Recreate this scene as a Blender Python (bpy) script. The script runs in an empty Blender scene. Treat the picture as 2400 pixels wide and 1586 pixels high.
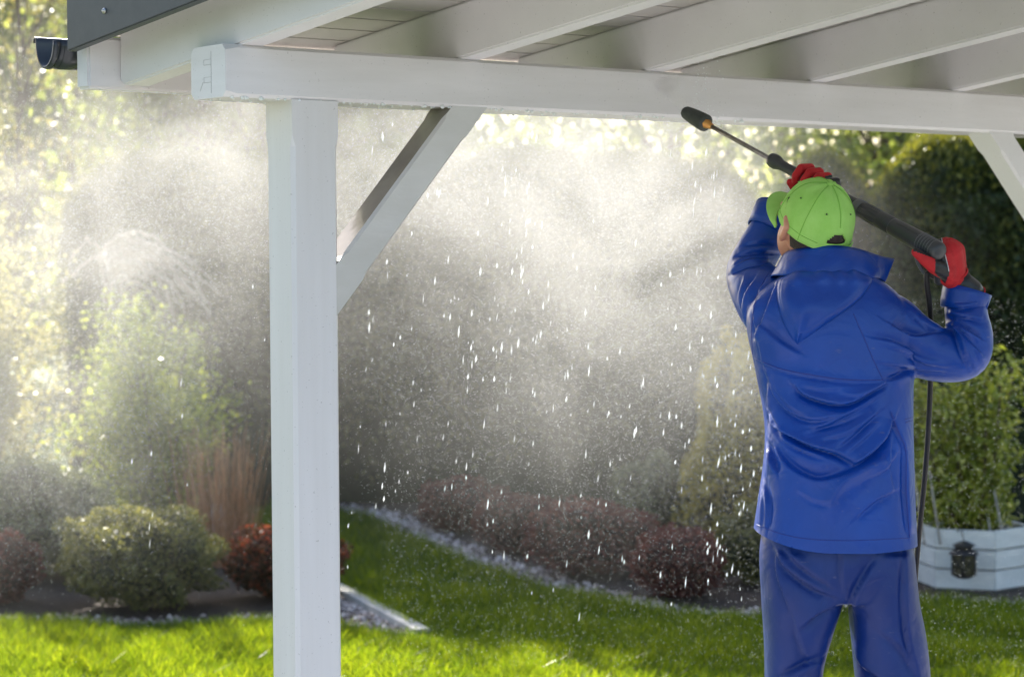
import bpy, bmesh, math, random
import numpy as np
from mathutils import Vector, Matrix, noise
from mathutils.bvhtree import BVHTree

rad = math.radians
random.seed(7)
scene = bpy.context.scene
COL = scene.collection

# ------------------------------------------------------------------ camera
F = 5200.0            # focal length in pixels of the 2400 px wide photograph
PITCH, ROLL, EYE = rad(2.0), rad(0.37), 1.6
CAM = Vector((0, 0, EYE))
_f = Vector((0, math.cos(PITCH), -math.sin(PITCH)))
_u0 = Vector((0, math.sin(PITCH), math.cos(PITCH)))
_r0 = Vector((1, 0, 0))
C_R = _r0 * math.cos(ROLL) - _u0 * math.sin(ROLL)
C_U = _u0 * math.cos(ROLL) + _r0 * math.sin(ROLL)
C_F = _f
cam_data = bpy.data.cameras.new('camera')
cam = bpy.data.objects.new('camera', cam_data)
COL.objects.link(cam)
cam.matrix_world = Matrix((
    (C_R.x, C_U.x, -C_F.x, CAM.x),
    (C_R.y, C_U.y, -C_F.y, CAM.y),
    (C_R.z, C_U.z, -C_F.z, CAM.z),
    (0, 0, 0, 1)))
cam_data.sensor_width = 36.0
cam_data.lens = F / 2400.0 * 36.0
cam_data.clip_start = 0.05
cam_data.clip_end = 2000.0
cam_data.dof.use_dof = True
cam_data.dof.focus_distance = 5.25
cam_data.dof.aperture_fstop = 4.3
scene.camera = cam

# ------------------------------------------------------------------ light
SUN_EL, SUN_AZ = rad(31.0), rad(-20.0)     # azimuth measured from +Y towards +X
world = bpy.data.worlds.new('World')
scene.world = world
world.use_nodes = True
nt = world.node_tree
for n in list(nt.nodes):
    nt.nodes.remove(n)
sky = nt.nodes.new('ShaderNodeTexSky')
sky.sky_type = 'NISHITA'
sky.sun_disc = False
sky.sun_elevation = SUN_EL
sky.sun_rotation = SUN_AZ
sky.air_density = 1.0
sky.dust_density = 2.0
sky.ozone_density = 1.0
bg = nt.nodes.new('ShaderNodeBackground')
bg.inputs['Strength'].default_value = 0.10
wo = nt.nodes.new('ShaderNodeOutputWorld')
nt.links.new(sky.outputs['Color'], bg.inputs['Color'])
nt.links.new(bg.outputs['Background'], wo.inputs['Surface'])
sun_d = bpy.data.lights.new('sun', 'SUN')
sun_d.energy = 5.0
sun_d.angle = rad(0.6)
sun_d.color = (1.0, 0.94, 0.84)
sun = bpy.data.objects.new('sun', sun_d)
COL.objects.link(sun)
SUN_DIR = Vector((math.sin(SUN_AZ) * math.cos(SUN_EL), math.cos(SUN_AZ) * math.cos(SUN_EL), math.sin(SUN_EL)))
sun.rotation_euler = SUN_DIR.to_track_quat('Z', 'Y').to_euler()
sun.location = SUN_DIR * 40

vs = scene.view_settings
vs.view_transform = 'Standard'
vs.look = 'None'
vs.exposure = 1.52
vs.gamma = 1.0
vs.use_curve_mapping = False
scene.render.engine = 'CYCLES'
cy = scene.cycles
cy.use_denoising = True
cy.denoiser = 'OPENIMAGEDENOISE'
cy.max_bounces = 8
cy.diffuse_bounces = 4
cy.glossy_bounces = 3
cy.transmission_bounces = 5
cy.transparent_max_bounces = 8
cy.volume_bounces = 1
cy.volume_step_rate = 2.5
cy.volume_max_steps = 48
cy.sample_clamp_indirect = 6.0
cy.caustics_reflective = False
cy.caustics_refractive = False

# ------------------------------------------------------------------ helpers: pixel -> place
def W(x, y, D):
    """point seen at photo pixel (x, y), D metres in front of the camera"""
    return CAM + (C_F + C_R * ((x - 1200.0) / F) + C_U * ((793.0 - y) / F)) * D

def ray(x, y):
    return (C_F + C_R * ((x - 1200.0) / F) + C_U * ((793.0 - y) / F)).normalized()

def G(x, y, z=0.0):
    d = ray(x, y)
    return CAM + d * ((z - CAM.z) / d.z)

def proj(P):
    """numpy (N,3) -> photo pixels, depth"""
    d = np.asarray(P) - np.array(CAM)
    dep = d @ np.array(C_F)
    return 1200 + F * (d @ np.array(C_R)) / dep, 793 - F * (d @ np.array(C_U)) / dep, dep

# ------------------------------------------------------------------ helpers: objects
def tag(o, label=None, cat=None, group=None, kind=None):
    if label: o['label'] = label
    if cat: o['category'] = cat
    if group: o['group'] = group
    if kind: o['kind'] = kind
    return o

def empty(name, loc, label, cat, group=None):
    o = bpy.data.objects.new(name, None)
    o.empty_display_size = 0.1
    o.location = loc
    COL.objects.link(o)
    return tag(o, label, cat, group)

def wloc(o):
    v = Vector((0, 0, 0))
    while o is not None:
        v += o.location
        o = o.parent
    return v

def link(name, me, mats, parent=None, smooth=False):
    if not isinstance(mats, (list, tuple)):
        mats = [mats]
    for m in mats:
        me.materials.append(m)
    if smooth:
        me.polygons.foreach_set('use_smooth', np.ones(len(me.polygons), dtype=bool))
    o = bpy.data.objects.new(name, me)
    COL.objects.link(o)
    if parent is not None:
        o.parent = parent
        me.transform(Matrix.Translation(-wloc(parent)))
    return o

def mk(name, verts, faces, mats, parent=None, smooth=False, bevel=0.0):
    me = bpy.data.meshes.new(name)
    me.from_pydata([tuple(v) for v in verts], [], faces)
    if bevel > 0:
        bm = bmesh.new(); bm.from_mesh(me)
        bmesh.ops.bevel(bm, geom=bm.edges[:], offset=bevel, segments=2, affect='EDGES', clamp_overlap=True)
        bm.to_mesh(me); bm.free()
    bm = bmesh.new(); bm.from_mesh(me)
    bmesh.ops.recalc_face_normals(bm, faces=bm.faces[:])
    bm.to_mesh(me); bm.free()
    me.update()
    return link(name, me, mats, parent, smooth)

BOXF = [(0, 1, 2, 3), (7, 6, 5, 4), (0, 4, 5, 1), (1, 5, 6, 2), (2, 6, 7, 3), (3, 7, 4, 0)]

def hexa(name, c8, mats, parent=None, bevel=0.0):
    """box from 8 corners: bottom ring of four, top ring of four"""
    return mk(name, c8, BOXF, mats, parent, False, bevel)

def ring_frame(d):
    d = d.normalized()
    a = Vector((0, 0, 1)) if abs(d.z) < 0.9 else Vector((1, 0, 0))
    u = d.cross(a).normalized()
    return u, d.cross(u).normalized()

def tube_data(pts, radii, seg=12, caps=True, squash=1.0):
    pts = [Vector(p) for p in pts]
    if not isinstance(radii, (list, tuple)):
        radii = [radii] * len(pts)
    vs_, fs_ = [], []
    prev = None
    for i, p in enumerate(pts):
        d = pts[min(i + 1, len(pts) - 1)] - pts[max(i - 1, 0)]
        if d.length < 1e-9: d = Vector((0, 0, 1))
        d.normalize()
        if prev is None:
            u, v = ring_frame(d)
        else:
            u = (prev - d * prev.dot(d)).normalized()
            v = d.cross(u).normalized()
        prev = u
        for k in range(seg):
            t = 2 * math.pi * k / seg
            vs_.append(p + (u * math.cos(t) + v * math.sin(t) * squash) * radii[i])
    for i in range(len(pts) - 1):
        for k in range(seg):
            a, b = i * seg + k, i * seg + (k + 1) % seg
            fs_.append((a, b, b + seg, a + seg))
    if caps:
        fs_.append(tuple(range(seg - 1, -1, -1)))
        fs_.append(tuple(range((len(pts) - 1) * seg, len(pts) * seg)))
    return vs_, fs_

def tube(name, pts, radii, mats, parent=None, seg=12, caps=True, smooth=True):
    v, f = tube_data(pts, radii, seg, caps)
    return mk(name, v, f, mats, parent, smooth)

def merge(parts):
    V, Fc = [], []
    for v, f in parts:
        o = len(V)
        V += list(v)
        Fc += [tuple(i + o for i in q) for q in f]
    return V, Fc

def catmull(pts, n=8):
    pts = [Vector(p) for p in pts]
    out = []
    for i in range(len(pts) - 1):
        p0, p1, p2, p3 = pts[max(i - 1, 0)], pts[i], pts[i + 1], pts[min(i + 2, len(pts) - 1)]
        for k in range(n):
            t = k / n
            out.append(0.5 * ((2 * p1) + (p2 - p0) * t + (2 * p0 - 5 * p1 + 4 * p2 - p3) * t * t + (-p0 + 3 * p1 - 3 * p2 + p3) * t ** 3))
    out.append(pts[-1])
    return out

def ball(c, r, seg=16, rings=10, sc=(1, 1, 1), rot=None):
    V, Fc = [], []
    for i in range(rings + 1):
        th = math.pi * i / rings
        for k in range(seg):
            ph = 2 * math.pi * k / seg
            p = Vector((math.sin(th) * math.cos(ph) * sc[0], math.sin(th) * math.sin(ph) * sc[1], math.cos(th) * sc[2])) * r
            if rot is not None: p = rot @ p
            V.append(Vector(c) + p)
    for i in range(rings):
        for k in range(seg):
            a, b = i * seg + k, i * seg + (k + 1) % seg
            Fc.append((a, a + seg, b + seg, b))
    return V, Fc

def capsule(p, q, r0, r1, seg=12):
    """tapered capsule with round ends, for the remesher"""
    p, q = Vector(p), Vector(q)
    d = (q - p)
    L = d.length
    d = d.normalized() if L > 1e-6 else Vector((0, 0, 1))
    pts, rr = [], []
    for a in (80, 60, 35, 12):
        pts.append(p - d * r0 * math.sin(rad(a))); rr.append(r0 * math.cos(rad(a)))
    for a in (12, 35, 60, 80):
        pts.append(q + d * r1 * math.sin(rad(a))); rr.append(r1 * math.cos(rad(a)))
    return tube_data(pts, rr, seg)

def remesh(parts, voxel, smooth_iter=4):
    """union of closed shapes -> one continuous surface, returned as a mesh"""
    V, Fc = merge(parts)
    me = bpy.data.meshes.new('tmp')
    me.from_pydata([tuple(v) for v in V], [], Fc)
    bm = bmesh.new(); bm.from_mesh(me)
    bmesh.ops.recalc_face_normals(bm, faces=bm.faces[:])
    bm.to_mesh(me); bm.free()
    o = bpy.data.objects.new('tmp', me)
    COL.objects.link(o)
    md = o.modifiers.new('r', 'REMESH'); md.mode = 'VOXEL'; md.voxel_size = voxel; md.adaptivity = 0
    if smooth_iter:
        sm = o.modifiers.new('s', 'SMOOTH'); sm.factor = 0.5; sm.iterations = smooth_iter
    dg = bpy.context.evaluated_depsgraph_get()
    out = bpy.data.meshes.new_from_object(o.evaluated_get(dg))
    bpy.data.objects.remove(o); bpy.data.meshes.remove(me)
    out.materials.clear()
    return out

def get_co(me):
    a = np.empty(len(me.vertices) * 3); me.vertices.foreach_get('co', a); return a.reshape(-1, 3)

def set_co(me, a):
    me.vertices.foreach_set('co', np.ascontiguousarray(a).ravel()); me.update()

def get_no(me):
    a = np.empty(len(me.vertices) * 3); me.vertex_normals.foreach_get('vector', a); return a.reshape(-1, 3)

# ------------------------------------------------------------------ materials
def newmat(name):
    m = bpy.data.materials.new(name)
    m.use_nodes = True
    t = m.node_tree
    for n in list(t.nodes):
        t.nodes.remove(n)
    out = t.nodes.new('ShaderNodeOutputMaterial')
    return m, t, out

def N(t, typ, **kw):
    n = t.nodes.new(typ)
    for k, v in kw.items():
        setattr(n, k, v)
    return n

def mat(name, col, rough=0.5, var=0.0, vscale=8.0, col2=None, bump=0.0, bscale=60.0, metal=0.0,
        coat=0.0, spec=0.5, stretch=(1, 1, 1), sss=0.0, speck=0.0, rough_var=0.0):
    m, t, out = newmat(name)
    b = N(t, 'ShaderNodeBsdfPrincipled')
    t.links.new(b.outputs['BSDF'], out.inputs['Surface'])
    b.inputs['Base Color'].default_value = (*col, 1)
    b.inputs['Roughness'].default_value = rough
    b.inputs['Metallic'].default_value = metal
    b.inputs['Specular IOR Level'].default_value = spec
    b.inputs['Coat Weight'].default_value = coat
    b.inputs['Coat Roughness'].default_value = 0.12
    if sss:
        b.inputs['Subsurface Weight'].default_value = sss
        b.inputs['Subsurface Radius'].default_value = (0.01, 0.004, 0.002)
    tc = N(t, 'ShaderNodeTexCoord')
    mp = N(t, 'ShaderNodeMapping')
    mp.inputs['Scale'].default_value = stretch
    t.links.new(tc.outputs['Object'], mp.inputs['Vector'])
    last = None
    if var > 0 or col2:
        nz = N(t, 'ShaderNodeTexNoise')
        nz.inputs['Scale'].default_value = vscale
        nz.inputs['Detail'].default_value = 6
        nz.inputs['Roughness'].default_value = 0.6
        t.links.new(mp.outputs['Vector'], nz.inputs['Vector'])
        rp = N(t, 'ShaderNodeValToRGB')
        c2 = col2 or tuple(max(0, c * (1 - var)) for c in col)
        rp.color_ramp.elements[0].position = 0.32
        rp.color_ramp.elements[1].position = 0.68
        rp.color_ramp.elements[0].color = (*c2, 1)
        rp.color_ramp.elements[1].color = (*col, 1)
        t.links.new(nz.outputs['Fac'], rp.inputs['Fac'])
        last = rp.outputs['Color']
        if rough_var:
            mr = N(t, 'ShaderNodeMapRange')
            mr.inputs['From Min'].default_value = 0.3; mr.inputs['From Max'].default_value = 0.7
            mr.inputs['To Min'].default_value = max(0.02, rough - rough_var); mr.inputs['To Max'].default_value = rough + rough_var
            t.links.new(nz.outputs['Fac'], mr.inputs['Value'])
            t.links.new(mr.outputs['Result'], b.inputs['Roughness'])
    if speck > 0:
        vz = N(t, 'ShaderNodeTexNoise')
        vz.inputs['Scale'].default_value = 170
        vz.inputs['Detail'].default_value = 2
        t.links.new(tc.outputs['Object'], vz.inputs['Vector'])
        r2 = N(t, 'ShaderNodeValToRGB')
        r2.color_ramp.elements[0].position = 0.70; r2.color_ramp.elements[1].position = 0.74
        r2.color_ramp.elements[0].color = (0, 0, 0, 1); r2.color_ramp.elements[1].color = (speck,) * 3 + (1,)
        t.links.new(vz.outputs['Fac'], r2.inputs['Fac'])
        mx = N(t, 'ShaderNodeMix', data_type='RGBA')
        t.links.new(r2.outputs['Color'], mx.inputs['Factor'])
        if last is not None: t.links.new(last, mx.inputs['A'])
        else: mx.inputs['A'].default_value = (*col, 1)
        mx.inputs['B'].default_value = (0.10, 0.08, 0.06, 1)
        last = mx.outputs['Result']
    if last is not None:
        t.links.new(last, b.inputs['Base Color'])
    if bump > 0:
        n2 = N(t, 'ShaderNodeTexNoise')
        n2.inputs['Scale'].default_value = bscale
        n2.inputs['Detail'].default_value = 5
        t.links.new(mp.outputs['Vector'], n2.inputs['Vector'])
        bp = N(t, 'ShaderNodeBump')
        bp.inputs['Strength'].default_value = bump
        bp.inputs['Distance'].default_value = 0.004
        t.links.new(n2.outputs['Fac'], bp.inputs['Height'])
        t.links.new(bp.outputs['Normal'], b.inputs['Normal'])
    return m

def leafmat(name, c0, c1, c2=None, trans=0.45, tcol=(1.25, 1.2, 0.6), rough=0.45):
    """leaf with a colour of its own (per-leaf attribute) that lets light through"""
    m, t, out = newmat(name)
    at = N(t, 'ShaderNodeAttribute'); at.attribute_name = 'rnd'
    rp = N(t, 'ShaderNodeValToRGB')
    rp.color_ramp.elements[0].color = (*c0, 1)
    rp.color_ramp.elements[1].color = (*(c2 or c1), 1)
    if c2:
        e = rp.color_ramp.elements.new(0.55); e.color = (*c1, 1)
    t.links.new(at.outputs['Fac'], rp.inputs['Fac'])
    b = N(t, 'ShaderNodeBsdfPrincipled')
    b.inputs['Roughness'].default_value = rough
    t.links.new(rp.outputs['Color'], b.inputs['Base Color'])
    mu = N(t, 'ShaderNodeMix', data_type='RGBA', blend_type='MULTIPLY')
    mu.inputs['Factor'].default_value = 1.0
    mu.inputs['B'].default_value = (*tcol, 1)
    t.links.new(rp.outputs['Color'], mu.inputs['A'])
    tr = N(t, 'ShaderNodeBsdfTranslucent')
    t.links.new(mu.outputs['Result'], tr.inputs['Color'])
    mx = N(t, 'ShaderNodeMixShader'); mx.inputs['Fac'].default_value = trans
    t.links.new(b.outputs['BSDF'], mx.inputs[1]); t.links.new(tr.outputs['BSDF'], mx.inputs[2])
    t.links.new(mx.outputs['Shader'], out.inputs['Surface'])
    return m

M = {}
M['paint'] = mat('white_paint', (0.75, 0.73, 0.735), 0.38, col2=(0.68, 0.66, 0.655), vscale=3.0, bump=0.08, bscale=30, speck=0.35)
M['paint_beam'] = mat('white_paint_beam', (0.76, 0.735, 0.745), 0.34, col2=(0.69, 0.665, 0.665), vscale=2.2, bump=0.08, bscale=45, stretch=(1, 1, 9), speck=0.35)
M['paint_board'] = mat('shaded_board_paint', (0.58, 0.545, 0.52), 0.45, col2=(0.48, 0.45, 0.42), vscale=3.0, bump=0.10, bscale=40, speck=0.3)  # roof shadow put into the colour, darker than the rafters
M['paint_wet'] = mat('wet_paint', (0.62, 0.60, 0.59), 0.12, col2=(0.54, 0.52, 0.50), vscale=4.0, bump=0.12, bscale=40, coat=0.6, stretch=(1, 1, 3))
M['brace_shade'] = mat('wet_shaded_paint', (0.26, 0.235, 0.20), 0.10, col2=(0.17, 0.155, 0.135), vscale=7, bump=0.15, bscale=25, coat=0.5, speck=0.4)  # wet paint with the shade of the brace's upper face in its colour
M['paint_post'] = mat('white_paint_post', (0.75, 0.73, 0.735), 0.38, col2=(0.69, 0.665, 0.66), vscale=1.6, bump=0.10, bscale=9, stretch=(9, 9, 0.5), speck=0.4)
M['dark_metal'] = mat('anthracite_metal', (0.055, 0.060, 0.066), 0.42, col2=(0.042, 0.046, 0.052), vscale=20, bump=0.04, bscale=200)
M['gutter'] = mat('gutter_plastic', (0.040, 0.044, 0.055), 0.22, col2=(0.03, 0.033, 0.04), vscale=10)
M['roof'] = mat('roof_sheet', (0.06, 0.065, 0.07), 0.5)
M['steel'] = mat('steel', (0.55, 0.54, 0.53), 0.3, metal=1.0)
M['pencil'] = mat('pencil', (0.36, 0.34, 0.33), 0.8)
M['lance'] = mat('lance_steel', (0.30, 0.27, 0.25), 0.34, metal=0.7, col2=(0.19, 0.165, 0.15), vscale=60, speck=0.5)
M['brass'] = mat('brass', (0.62, 0.33, 0.11), 0.28, metal=1.0, col2=(0.42, 0.2, 0.06), vscale=60)
M['rubber'] = mat('nozzle_rubber', (0.035, 0.040, 0.038), 0.62, col2=(0.055, 0.06, 0.055), vscale=90, bump=0.2, bscale=300)
M['gun'] = mat('gun_plastic', (0.045, 0.046, 0.050), 0.36, col2=(0.036, 0.037, 0.041), vscale=30, bump=0.05, bscale=400)
M['gun_light'] = mat('gun_plastic_worn', (0.10, 0.10, 0.105), 0.35)
M['black'] = mat('black_rubber', (0.012, 0.012, 0.013), 0.45, bump=0.1, bscale=200)
M['hose'] = mat('black_hose', (0.016, 0.013, 0.012), 0.5)
M['red'] = mat('red_fabric', (0.52, 0.012, 0.016), 0.75, col2=(0.43, 0.008, 0.012), vscale=40, bump=0.35, bscale=260)
M['glove_black'] = mat('glove_palm', (0.010, 0.010, 0.011), 0.38, bump=0.3, bscale=120)
M['piping'] = mat('grey_piping', (0.55, 0.56, 0.58), 0.4)
M['skin'] = mat('skin', (0.62, 0.29, 0.19), 0.5, col2=(0.52, 0.21, 0.13), vscale=25, sss=0.15, bump=0.1, bscale=150)
M['hair'] = mat('hair', (0.045, 0.026, 0.020), 0.6, col2=(0.02, 0.012, 0.01), vscale=120, bump=0.6, bscale=260, stretch=(1, 1, 0.3))
M['cap'] = mat('cap_cotton', (0.37, 0.66, 0.15), 0.9, col2=(0.29, 0.58, 0.10), vscale=18, bump=0.25, bscale=340)
M['cap_seam'] = mat('cap_seam', (0.21, 0.47, 0.06), 0.85)
M['buckle'] = mat('buckle', (0.25, 0.11, 0.02), 0.35, metal=0.6)
M['boot'] = mat('boot_rubber', (0.03, 0.035, 0.03), 0.5)
M['wood_brown'] = mat('bark', (0.16, 0.115, 0.08), 0.85, col2=(0.08, 0.055, 0.04), vscale=20, bump=0.5, bscale=40)
M['twig_pale'] = mat('pale_twig', (0.50, 0.42, 0.36), 0.6, col2=(0.30, 0.24, 0.20), vscale=12)
M['core_green'] = mat('core_shade_green', (0.022, 0.030, 0.012), 0.95, col2=(0.012, 0.017, 0.008), vscale=20)  # shade inside the foliage put into a dark colour
M['core_red'] = mat('core_shade_red', (0.045, 0.018, 0.016), 0.95, col2=(0.02, 0.011, 0.009), vscale=20)  # the same inner shade, tinted red
M['stake'] = mat('stake', (0.40, 0.36, 0.33), 0.7)
M['planter'] = mat('weathered_white_wood', (0.78, 0.81, 0.81), 0.55, col2=(0.62, 0.66, 0.66), vscale=6, bump=0.2, bscale=40, stretch=(1, 1, 3), speck=0.5)
M['planter_in'] = mat('planter_frame', (0.10, 0.10, 0.095), 0.8)
M['soil'] = mat('soil', (0.05, 0.033, 0.022), 0.95, col2=(0.09, 0.06, 0.045), vscale=30, bump=0.6, bscale=40)
M['lantern'] = mat('lantern_metal', (0.035, 0.032, 0.032), 0.45)
M['lantern_glass'] = mat('lantern_glass', (0.12, 0.11, 0.07), 0.15, col2=(0.05, 0.045, 0.03), vscale=40)
M['pebble'] = mat('pebble', (0.55, 0.48, 0.45), 0.7, col2=(0.30, 0.24, 0.22), vscale=8)
M['bed'] = mat('bed_mulch', (0.085, 0.058, 0.042), 0.95, col2=(0.035, 0.024, 0.018), vscale=30, bump=0.8, bscale=60)
M['kerb'] = mat('kerb_concrete', (0.62, 0.60, 0.57), 0.85, col2=(0.45, 0.43, 0.40), vscale=14, bump=0.4, bscale=90)
M['terrace'] = mat('terrace_stone', (0.46, 0.455, 0.45), 0.75, col2=(0.38, 0.375, 0.37), vscale=3, bump=0.15)
M['ground'] = mat('lawn_soil', (0.075, 0.12, 0.025), 0.95, col2=(0.045, 0.075, 0.018), vscale=5, bump=0.4, bscale=30)
M['house_wall'] = mat('house_render', (0.5, 0.48, 0.45), 0.9)
M['house_roof'] = mat('house_roof', (0.075, 0.085, 0.115), 0.6, col2=(0.055, 0.062, 0.085), vscale=3)
M['drop'] = None

# ------------------------------------------------------------------ leaves
def fast_quads(name, V, rnd, mats, parent=None, mat_idx=None, nv=4):
    n = len(V) // nv
    me = bpy.data.meshes.new(name)
    me.vertices.add(n * nv)
    loc = np.array(wloc(parent)) if parent is not None else np.zeros(3)
    me.vertices.foreach_set('co', (np.asarray(V) - loc).astype(np.float32).ravel())
    me.loops.add(n * nv)
    me.loops.foreach_set('vertex_index', np.arange(n * nv, dtype=np.int32))
    me.polygons.add(n)
    me.polygons.foreach_set('loop_start', np.arange(0, n * nv, nv, dtype=np.int32))
    if not isinstance(mats, (list, tuple)): mats = [mats]
    for m in mats: me.materials.append(m)
    if mat_idx is not None:
        me.polygons.foreach_set('material_index', np.asarray(mat_idx, dtype=np.int32))
    a = me.attributes.new('rnd', 'FLOAT', 'FACE')
    a.data.foreach_set('value', np.asarray(rnd, dtype=np.float32))
    me.update(calc_edges=True)
    o = bpy.data.objects.new(name, me)
    COL.objects.link(o)
    if parent is not None: o.parent = parent
    return o

def unit(a):
    return a / np.maximum(np.linalg.norm(a, axis=1, keepdims=True), 1e-9)

def leaf_verts(P, size, rng, direction=None, dirmix=0.5, aspect=0.5):
    n = len(P)
    a = unit(rng.normal(size=(n, 3)))
    if direction is not None:
        a = unit(a * (1 - dirmix) + direction * dirmix)
    b = unit(np.cross(a, unit(rng.normal(size=(n, 3)))))
    c = np.cross(a, b)
    s = (size * rng.uniform(0.6, 1.35, n))[:, None]
    w = s * aspect
    f = s * 0.16
    V = np.empty((n, 4, 3))
    V[:, 0] = P - a * s * 0.5
    V[:, 1] = P + b * w * 0.5 + c * f - a * s * 0.05
    V[:, 2] = P + a * s * 0.5
    V[:, 3] = P - b * w * 0.5 + c * f - a * s * 0.05
    return V.reshape(-1, 3)

def lumps(dirs, rng, amp=0.12, k=9, freq=4.5):
    out = np.ones(len(dirs))
    for _ in range(k):
        v = rng.normal(size=3) * freq
        out += amp / math.sqrt(k) * 1.6 * np.cos(dirs @ v + rng.uniform(0, 6.28))
    return out

def bush(name, label, cat, base, r3, n, size, lm, core, seed, group=None, amp=0.12, freq=4.5, cone=0.0,
         shell=5.0, up=0.35, aspect=0.5, lift=0.0, stem=True, core_k=0.80):
    """rounded shrub: base = ground point under its middle, r3 = half sizes (z = full height)"""
    rng = np.random.default_rng(seed)
    root = empty(name, base, label, cat, group)
    rx, ry, h = r3
    d = unit(rng.normal(size=(n, 3)))
    rs = rng.bit_generator.state
    lr = np.random.default_rng(seed + 1000)
    L = lumps(d, lr, amp, freq=freq)
    q = rng.uniform(0, 1, n) ** (1.0 / shell)
    zc = (h - lift) / 2
    wid = 1.0 - cone * np.clip((d[:, 2] + 1) / 2, 0, 1)
    P = np.stack([d[:, 0] * rx * L * q * wid, d[:, 1] * ry * L * q * wid, d[:, 2] * zc * L * q], 1)
    P += np.array(base) + np.array([0, 0, lift + zc])
    keep = P[:, 2] > base[2] + 0.015
    P, d2, q = P[keep], d[keep], q[keep]
    outw = unit(d2 + np.array([0, 0, up]))
    V = leaf_verts(P, size, rng, outw, 0.45, aspect)
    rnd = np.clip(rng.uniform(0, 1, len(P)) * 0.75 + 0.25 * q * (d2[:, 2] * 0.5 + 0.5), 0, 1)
    fast_quads('foliage', V, rnd, lm, root)
    # closed core that stops see-through, mostly dark for the shade inside
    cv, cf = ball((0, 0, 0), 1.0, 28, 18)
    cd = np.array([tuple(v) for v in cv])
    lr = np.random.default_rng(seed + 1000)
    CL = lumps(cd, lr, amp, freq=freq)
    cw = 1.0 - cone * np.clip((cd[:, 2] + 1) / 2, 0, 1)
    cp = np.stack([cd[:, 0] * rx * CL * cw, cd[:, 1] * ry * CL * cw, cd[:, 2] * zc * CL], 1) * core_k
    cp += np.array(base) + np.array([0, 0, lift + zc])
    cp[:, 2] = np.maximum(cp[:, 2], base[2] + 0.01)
    mk('core_fill', [Vector(p) for p in cp], cf, core, root, True)
    if stem:
        tube('stem', [Vector(base) - Vector((0, 0, 0.03)), Vector(base) + Vector((0, 0, lift + zc * 0.6))], [0.03, 0.02], M['wood_brown'], root, 8)
    return root

# ================================================================== SETTING
# ground, one sheet to the horizon
gm = 300.0
g = mk('ground', [(-gm, -gm, 0), (gm, -gm, 0), (gm, gm, 0), (-gm, gm, 0)], [(0, 1, 2, 3)], M['ground'])
tag(g, kind='structure')

# frame of the patio roof: t runs along the front beam, u out of its front face, z up
AZ = rad(38.3)
B = Vector((math.cos(AZ), math.sin(AZ), 0))
NRM = Vector((math.sin(AZ), -math.cos(AZ), 0))
P0 = Vector((-0.40, 5.20, 0))
def S(t, u, z):
    p = P0 + B * t + NRM * u
    return Vector((p.x, p.y, z))
ZB, ZT = 1.974, 2.093            # front beam, bottom and top
RD = Vector((-0.9327, 1.0, -0.185))   # a rafter, going down to the eave
def R(t, r, h):
    """t along the beam, r down the slope, h above the underside of the rafters"""
    return S(t, 0, ZT + h) + RD * r

def sbox(name, t0, t1, u0, u1, z0, z1, m, parent, bevel=0.006):
    return hexa(name, [S(t0, u0, z0), S(t1, u0, z0), S(t1, u1, z0), S(t0, u1, z0),
                       S(t0, u0, z1), S(t1, u0, z1), S(t1, u1, z1), S(t0, u1, z1)], m, parent, bevel)

def rbox(name, t0, t1, r0, r1, h0, h1, m, parent, bevel=0.004):
    return hexa(name, [R(t0, r0, h0), R(t1, r0, h0), R(t1, r1, h0), R(t0, r1, h0),
                       R(t0, r0, h1), R(t1, r0, h1), R(t1, r1, h1), R(t0, r1, h1)], m, parent, bevel)

# unseen pale stone terrace under the roof, added to bounce light up
tz = 0.012
te = hexa('terrace', [S(-7, -0.42, -0.05), S(9, -0.42, -0.05), S(9, 11, -0.05), S(-7, 11, -0.05),
                      S(-7, -0.42, tz), S(9, -0.42, tz), S(9, 11, tz), S(-7, 11, tz)], M['terrace'])
tag(te, kind='structure')

roof = empty('pergola', S(-0.06, -0.06, tz), 'white painted timber patio roof with post, beam, braces and grey gutter', 'pergola')

def chamfered(name, p0, p1, ax, ay, hw, hh, prof, m, parent):
    """timber from p0 to p1, half sizes hw/hh along ax/ay, prof = [(distance from p0, chamfer)]"""
    d = (p1 - p0); L = d.length; d = d.normalized()
    V, Fc = [], []
    for s, c in prof:
        o = p0 + d * (s if s >= 0 else L + s)
        for x, y in ((hw - c, -hh), (hw, -hh + c), (hw, hh - c), (hw - c, hh), (-hw + c, hh), (-hw, hh - c), (-hw, -hh + c), (-hw + c, -hh)):
            V.append(o + ax * x + ay * y)
    k = len(prof)
    for i in range(k - 1):
        for j in range(8):
            a, b = i * 8 + j, i * 8 + (j + 1) % 8
            Fc.append((a, b, b + 8, a + 8))
    Fc.append(tuple(range(8))); Fc.append(tuple(range((k - 1) * 8, k * 8)))
    return mk(name, V, Fc, m, parent)

UPZ = Vector((0, 0, 1))
def post(t0):
    w, dp = 0.127, 0.113
    c = S(t0 + w / 2, -0.003 - dp / 2, tz - 0.005)
    top = Vector((c.x, c.y, ZB + 0.001))
    return chamfered('post', c, top, B, NRM, w / 2, dp / 2, [(0, 0.009), (1.86, 0.009), (1.885, 0.0006), (-0.0001, 0.0006)], M['paint_post'], roof)
post(-0.129)
post(2.83)

# front beam, chamfered end
bl, bt = -0.307, 0.152
beam = chamfered('beam', S(bl, -bt / 2, (ZB + ZT) / 2), S(4.9, -bt / 2, (ZB + ZT) / 2), NRM, UPZ, bt / 2, (ZT - ZB) / 2,
                 [(0, 0.014), (0.03, 0.008), (-0.03, 0.008), (-0.0001, 0.012)], M['paint_beam'], roof)
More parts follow.
